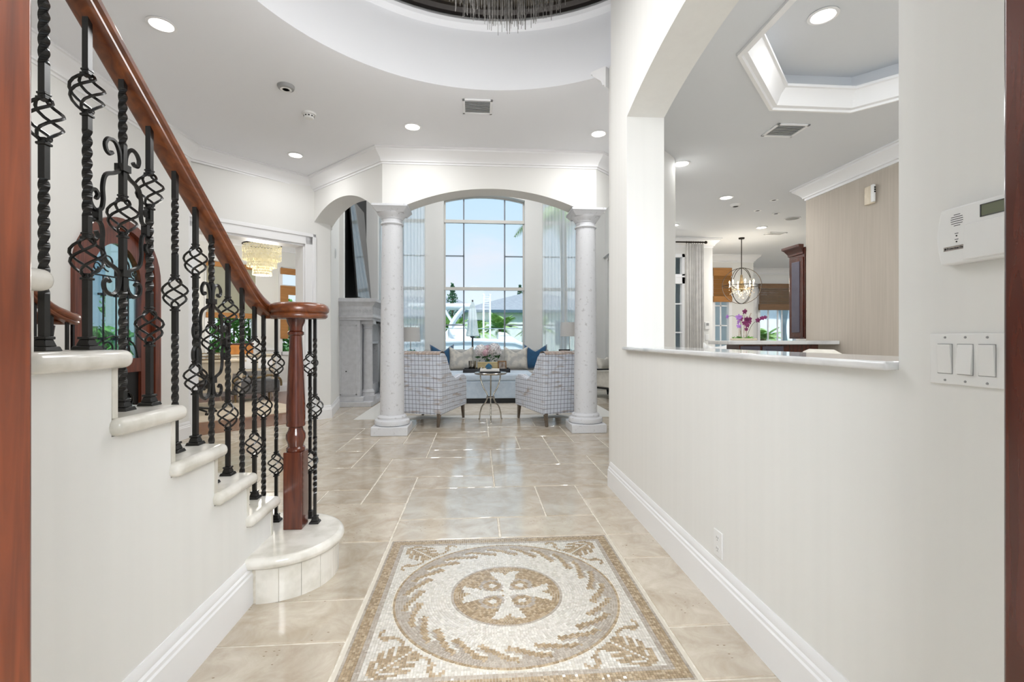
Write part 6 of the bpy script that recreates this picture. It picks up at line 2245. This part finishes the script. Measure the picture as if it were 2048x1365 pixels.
# kitchen ceiling fittings and added fill lamps
KL = [(2.202, 4.996, 'kitchen recessed light nearest the pass-through jamb'), (3.328, 6.153, 'kitchen recessed light above the breakfast bar'), (3.266, 7.701, 'kitchen recessed light near the grey drape'), (4.826, 7.765, 'kitchen recessed light above the orb chandelier')]
for x, y, l in KL:
    downlight(x, y, ZK, l, power=13, r=0.07)
downlight(2.30, 3.01, ZK + 0.26, 'bright recessed light inside the octagonal ceiling tray', power=5, r=0.07)
for (x, y) in ((6.5, 8.2), (8.0, 10.8), (6.8, 5.0), (2.6, 1.6)):
    lamp('AREA', (x, y, ZK - 0.03), 17, None, size=0.3)  # hidden lamps with no fitting, added for more kitchen and nook light
for i, (x, y, l) in enumerate(((4.042, 6.217, 'first unlit spot in the kitchen ceiling, nearest the crown'), (4.129, 6.742, 'middle unlit spot in the kitchen ceiling cluster'), (4.507, 6.883, 'unlit spot in the kitchen ceiling cluster nearest the speaker'))):
    t = thing('unlit_spot', l, 'ceiling light', (x, y, ZK), 0, 'unlit kitchen spots')
    MB().lathe([(0.03, 0.0), (0.055, -0.002), (0.055, -0.007), (0.03, -0.008), (0.03, 0)], seg=20).build('trim_ring', 'trimw', t, smooth=40, local=True)
    MB().lathe([(0, -0.003), (0.031, -0.003)], seg=20).build('lens', 'slot', t, local=True)
t = thing('smoke_detector', 'white round smoke detector in the kitchen ceiling behind the lights', 'detector', (3.635, 6.464, ZK))
MB().lathe([(0, -0.03), (0.05, -0.03), (0.07, -0.015), (0.075, 0), (0, 0)], seg=24).build('housing', 'plastic_white', t, smooth=40, local=True)
MB().lathe([(0.03, -0.031), (0.035, -0.034), (0.04, -0.031)], seg=20).build('sensor_ring', 'plastic_grey', t, smooth=40, local=True)
t = thing('ceiling_speaker', 'round grey speaker grille in the kitchen ceiling', 'speaker', (4.953, 7.15, ZK))
MB().lathe([(0, -0.006), (0.09, -0.006), (0.10, -0.003), (0.10, 0), (0, 0)], seg=24).build('grille', 'plastic_grey', t, smooth=40, local=True)
MB().lathe([(0.10, 0), (0.115, -0.002), (0.115, -0.008), (0.10, -0.008), (0.10, 0)], seg=24).build('rim', 'trimw', t, smooth=40, local=True)
vent(2.788, 4.127, ZK, 0.30, 0.26, 'white louvred vent in the kitchen ceiling')
vent(5.352, 8.189, ZK, 0.32, 0.2, 'small far vent in the kitchen ceiling beyond the lights')

# ------------------------------------------------------------------ garden, dock and houses outside the windows
pm('paving', (0.80, 0.79, 0.77), (0.74, 0.73, 0.71), rough=0.8, scale=2)
pm('stucco', (0.93, 0.95, 0.955), (0.90, 0.92, 0.93), rough=0.8, scale=3)
pm('roof_grey', (0.68, 0.69, 0.71), (0.60, 0.61, 0.635), rough=0.95, scale=3, stretch=(1, 1, 12), spec=0.05)
pm('winblue', (0.30, 0.40, 0.46), rough=0.1)
pm('gelcoat', (0.95, 0.96, 0.965), rough=0.25)
pm('hullgrey', (0.78, 0.81, 0.84), rough=0.3)
pm('water', (0.45, 0.58, 0.62), (0.35, 0.50, 0.55), rough=0.08, scale=2, bump=0.2, bscale=6)
pm('lawn', (0.36, 0.52, 0.24), (0.28, 0.44, 0.2), rough=0.9, scale=6)
pm('canvas', (0.76, 0.79, 0.79), (0.66, 0.70, 0.71), rough=0.9, scale=12, stretch=(6, 6, 1))
pm('trunk', (0.42, 0.35, 0.28), (0.52, 0.45, 0.36), rough=0.9, scale=20)
pm('palm_green', (0.50, 0.66, 0.36), (0.72, 0.82, 0.54), rough=0.6, scale=8)
struct(MB().b2(-40, 60, 11.4, 19, -0.25, -0.08).build('floor_terrace', 'paving'))
struct(MB().b2(-60, 80, 19, 34, -1.2, -0.9).build('floor_canal', 'water'))
struct(MB().b2(-80, 90, 34, 140, -1.2, -0.1).build('floor_lawn', 'lawn'))
struct(MB().b2(-40, -3.72, -6, 11.4, -0.3, -0.1).build('floor_garden', 'lawn'))


def house(label, x0, x1, y0, y1, ze, ridge, wins):
    h_ = thing('house', label, 'house', ((x0 + x1) / 2, y0, -0.1))
    MB().b2(x0, x1, y0, y1, -0.1, ze).build('wall', 'stucco', h_)
    e = 0.7
    cx_ = (x0 + x1) / 2; cy_ = (y0 + y1) / 2; hl = max(0.3, (x1 - x0) / 2 - (y1 - y0) / 2)
    mb = MB()
    a = [(x0 - e, y0 - e, ze), (x1 + e, y0 - e, ze), (x1 + e, y1 + e, ze), (x0 - e, y1 + e, ze), (cx_ - hl, cy_, ridge), (cx_ + hl, cy_, ridge)]
    mb.add(a, [(0, 1, 5, 4), (1, 2, 5), (2, 3, 4, 5), (3, 0, 4), (3, 2, 1, 0)])
    rf = mb.build('roof', 'roof_grey', h_)
    MB().b2(x0 - e, x1 + e, y0 - e - .02, y0 - e + .05, ze - 0.25, ze + 0.02).build('fascia', 'winblue', rf)
    for (a0, a1, z0, z1) in wins:
        w_ = MB().b2(a0, a1, y0 - .06, y0 + .02, z0, z1).build('window', 'gelcoat', h_)
        MB().b2(a0 + .08, a1 - .08, y0 - .09, y0 - .05, z0 + .08, z1 - .08).build('pane', 'winblue', w_)


house('white house with long grey hip roof across the canal, right half of the window', -1.2, 13.5, 46, 60, 3.95, 6.5, [(-0.4, 0.35, 1.2, 3.1), (4.6, 6.2, 2.3, 3.0), (7.5, 9.0, 0.6, 3.0)])
house('white house with low grey roof across the canal, left half of the window', -16, 1.4, 66, 76, 4.2, 7.4, [(-4.6, -3.2, 1.0, 3.4), (-8, -6, 1, 3.2)])
house('pale house seen through the breakfast nook window', 10.5, 24, 24, 32, 3.4, 6.0, [(11.4, 12.0, 0.9, 2.4), (17.5, 19, 0.9, 2.6)])
house('pale house beyond the garden seen through the arched door', -17, -9, 9, 16, 5.5, 7.5, [])
hl_ = bpy.data.objects.get('house.003')


def palm(label, x, y, z0, ht, n, ln, seed, droop=0.5, tr=0.13):
    t = thing('palm_tree', label, 'palm', (x, y, z0))
    r_ = random.Random(seed)
    mb = MB(); mb.tube([(0, 0, 0), (0.05, 0, ht * 0.5), (0.0, 0, ht)], [tr, tr * 0.8, tr * 0.9], 10)
    mb.build('trunk', 'trunk', t, local=True, smooth=50)
    mb = MB()
    for i in range(n):
        a = 2 * PI * i / n * 1.0 + r_.uniform(-.2, .2)
        el = r_.uniform(0.0, 1.25)
        L_ = ln * r_.uniform(0.8, 1.1)
        pts = []
        for k in range(8):
            s_ = k / 7
            rad = L_ * s_ * math.cos(el) + 0.02
            z = ht + L_ * s_ * math.sin(el) - droop * L_ * s_ * s_ * (1.1 - 0.5 * math.sin(el))
            pts.append(Vector((rad * math.cos(a), rad * math.sin(a), z)))
        mb.tube(pts, [0.018 * (1 - 0.8 * k / 7) for k in range(8)], 4)
        sd = Vector((-math.sin(a), math.cos(a), 0))
        for k in range(1, 28):
            s_ = k / 28; j = min(6, int(s_ * 7)); fr_ = s_ * 7 - j
            p = pts[j].lerp(pts[j + 1], fr_)
            d = (pts[j + 1] - pts[j]).normalized()
            wl = L_ * 0.34 * math.sin(PI * (0.12 + 0.85 * s_))
            for sg in (-1, 1):
                tip = p + (sd * sg * 0.85 + d * 0.55 + Vector((0, 0, -0.25))) * wl
                wd = d * 0.022 * ln
                mb.add([p - wd, p + wd, tip], [(0, 1, 2)])
    mb.build('fronds', 'palm_green', t, local=True, recalc=False, kind='stuff')
    return t


palm('bushy palm in front of the white house, right of the white poles', 1.75, 37, -0.1, 2.1, 26, 1.9, 1)
palm('green palm behind the boat, left of the closed parasol', -1.9, 38, -0.1, 1.7, 24, 2.2, 2)
palm('green palm partly hidden by the closed parasol', 0.0, 43, -0.1, 1.8, 22, 1.9, 3)
palm('palm at the right edge of the middle window', 4.7, 37, -0.1, 2.2, 22, 1.7, 4)
palm('near palm with frond tips showing at the top right of the window', 2.6, 14.4, -0.1, 5.2, 15, 1.65, 6, 0.75, 0.12)
palm('garden palm seen through the breakfast nook window', 10.3, 16.5, -0.1, 1.3, 22, 0.9, 7)
palm('bright green palm beside the breakfast nook window', 9.75, 15.5, -0.1, 0.8, 22, 0.8, 8)


def pine(label, x, y, ht, seed, r0):
    t = thing('pine_tree', label, 'tree', (x, y, -0.1))
    MB().tube([(0, 0, 0), (0, 0, ht)], [0.25, 0.05], 8).build('trunk', 'trunk', t, local=True)
    r_ = random.Random(seed); mb = MB()
    for k in range(14):
        z = ht * (0.35 + 0.65 * k / 13) + r_.uniform(-.2, .2); rr = (r0 * (1 - k / 13.5) + 0.2) * r_.uniform(0.6, 1.15)
        for i in range(10):
            a = 2 * PI * i / 10 + k
            c = Vector((rr * 0.6 * math.cos(a), rr * 0.6 * math.sin(a), z))
            leafcloud(mb, (c.x - rr * .4, c.x + rr * .4, c.y - rr * .4, c.y + rr * .4, c.z - .3, c.z + .3), 9, 0.3, r_.randint(0, 9999))
    mb.build('needles', 'leaf_dark', t, local=True, recalc=False, kind='stuff')


pine('dark pine rising behind the roofs at the left of the window', -3.3, 63, 8.3, 3, 1.15)
pine('dark tree rising behind the roof at the right of the window', 5.9, 66, 8.6, 4, 1.4)

# motor yacht
bt = thing('motor_boat', 'white motor boat with hard top moored behind the terrace', 'boat', (0.2, 24.5, -0.9))
v = []; f_ = []
st_ = [(-6.0, 1.25, 0.95), (-3.0, 1.5, 1.15), (0.0, 1.55, 1.22), (1.8, 1.4, 1.15), (3.0, 1.0, 0.75), (4.2, 0.4, 0.25), (4.9, 0.05, -0.05)]
for (x, hw, zg) in st_:
    v += [(x, 24.5 - hw * 0.75, -1.0), (x, 24.5 - hw, zg - 0.35), (x, 24.5 - hw - 0.06, zg - 0.1), (x, 24.5 - hw, zg), (x, 24.5 + hw, zg), (x, 24.5 + hw * 0.75, -1.0)]
for i in range(len(st_) - 1):
    for k in range(6):
        f_.append((i * 6 + k, i * 6 + (k + 1) % 6, (i + 1) * 6 + (k + 1) % 6, (i + 1) * 6 + k))
f_.append(tuple(range(6))); f_.append(tuple(range((len(st_) - 1) * 6, len(st_) * 6)))
mb = MB(); mb.add(v, f_); mb.build('hull', 'gelcoat', bt)
mb = MB(); mb.tube([(x, 24.5 - hw - 0.08, zg - 0.16) for x, hw, zg in st_], 0.05, 6); mb.build('rub_rail', 'hullgrey', bt)
mb = MB(); mb.hexa([(-1.9, 23.7, 1.1), (-0.2, 23.7, 1.1), (-0.2, 25.2, 1.1), (-1.9, 25.2, 1.1), (-1.3, 23.9, 1.95), (-0.75, 23.9, 1.95), (-0.75, 25.0, 1.95), (-1.3, 25.0, 1.95)])
mb.build('console', 'gelcoat', bt, bevel=0.05)
mb = MB(); mb.b2(-3.4, -0.25, 23.5, 25.4, 2.72, 2.95); mb.build('hard_top', 'gelcoat', bt, bevel=0.08, bseg=3)
for y in (23.6, 25.3):
    mb = MB(); mb.tube(catmull([(-1.0, y, 1.15), (-1.35, y, 1.7), (-1.15, y, 2.2), (-0.7, y, 2.75)]), 0.09, 8); mb.tube(catmull([(-1.25, y, 2.0), (-1.5, y, 2.4), (-1.7, y, 2.75)]), 0.06, 8)
    mb.build('top_support', 'gelcoat', bt, smooth=50)
mb = MB(); mb.hexa([(1.0, 23.6, 1.1), (2.1, 23.6, 1.05), (2.1, 25.2, 1.05), (1.0, 25.2, 1.1), (1.05, 23.75, 1.55), (1.4, 23.75, 1.52), (1.4, 25.0, 1.52), (1.05, 25.0, 1.55)])
mb.build('engine_cover', 'gelcoat', bt, bevel=0.05)
mb = MB(); mb.tube([(-5, 22.95, 1.7), (4.0, 23.6, 1.7)], 0.02, 5)
for i in range(8):
    x = -5 + i * 1.2; mb.tube([(x, 22.95 + 0.072 * (x + 5), 0.9), (x, 22.95 + 0.072 * (x + 5), 1.7)], 0.015, 5)
mb.build('guard_rail', 'chrome', bt)
# boat lift posts with cross rails
for i, (x, lab) in enumerate(((0.33, 'left white lift post rising behind the parasol'), (0.69, 'right white lift post rising beside the palm'))):
    t = thing('lift_post', lab, 'post', (x, 26.3, -0.9), 0, 'white boat lift posts')
    MB().lathe([(0, 0), (0.055, 0), (0.055, 4.5), (0, 4.52)], seg=12).build('post', 'gelcoat', t, local=True)
    MB().lathe([(0, 4.5), (0.075, 4.5), (0.07, 4.56), (0, 4.6)], seg=12).build('cap', 'gelcoat', t, local=True)
t = thing('lift_rungs', 'white rungs linking the two lift posts', 'rail', (0.51, 26.3, 3.0))
for k in range(5):
    MB().b2(-0.16, 0.16, -0.02, 0.02, 0.0 + k * 0.13, 0.03 + k * 0.13).build('rung', 'gelcoat', t, local=True)
# closed parasol on the terrace
um = thing('parasol', 'closed white parasol standing on the terrace outside the window', 'parasol', (-0.17, 16.2, -0.08))
v = []; f_ = []
prof_ = [(0.03, 2.53), (0.07, 2.42), (0.12, 2.15), (0.13, 1.95), (0.16, 1.6), (0.20, 1.38), (0.13, 1.36)]
for (r, z) in prof_:
    for i in range(32):
        a = 2 * PI * i / 32
        q = r * (1 + 0.16 * math.cos(8 * a))
        v.append((q * math.cos(a), q * math.sin(a), z))
for j in range(len(prof_) - 1):
    for i in range(32):
        f_.append((j * 32 + i, j * 32 + (i + 1) % 32, (j + 1) * 32 + (i + 1) % 32, (j + 1) * 32 + i))
mb = MB(); mb.add(v, f_); mb.build('canopy', 'canvas', um, local=True, smooth=60)
MB().tube([(0, 0, 0.06), (0, 0, 2.6)], 0.028, 10).build('pole', 'black', um, local=True)
MB().lathe([(0, 1.30), (0.07, 1.32), (0.09, 1.37), (0, 1.38)], seg=14).build('hub', 'black', um, local=True)
MB().lathe([(0, 0), (0.32, 0), (0.32, 0.05), (0.06, 0.09), (0, 0.09)], seg=28).build('base', 'tray_black', um, local=True, smooth=30)
# greenery by the arched door
gb = thing('garden_shrub', 'green shrub outside the arched door', 'shrub', (OM @ Vector((-1.5, 1.9, -0.1))), ORZ)
mb = MB(); leafcloud(mb, (-2.2, -1.15, 0.9, 3.6, 0.0, 1.35), 2600, 0.17, 31); ob(mb).build('leaves', 'leaf_green', gb, recalc=False, kind='stuff')
mb = MB()
for i in range(8):
    mb.tube([(-1.5, 1.0 + i * .33, -0.1), (-1.45, 1.05 + i * .33, 1.1)], 0.02, 5)
ob(mb).build('stems', 'trunk', gb)
struct(MB().b2(-3.7, 3.0, -5.0, 0.30, 3.05, 3.2).build('sun_block_slab', 'ceil'))  # unseen slab added behind the camera to keep sun off the hall floor
for (o_) in list(bpy.data.objects):
    if o_.get('kind') == 'structure' and 'label' in o_ and o_['label'] == 'x':
        del o_['label']
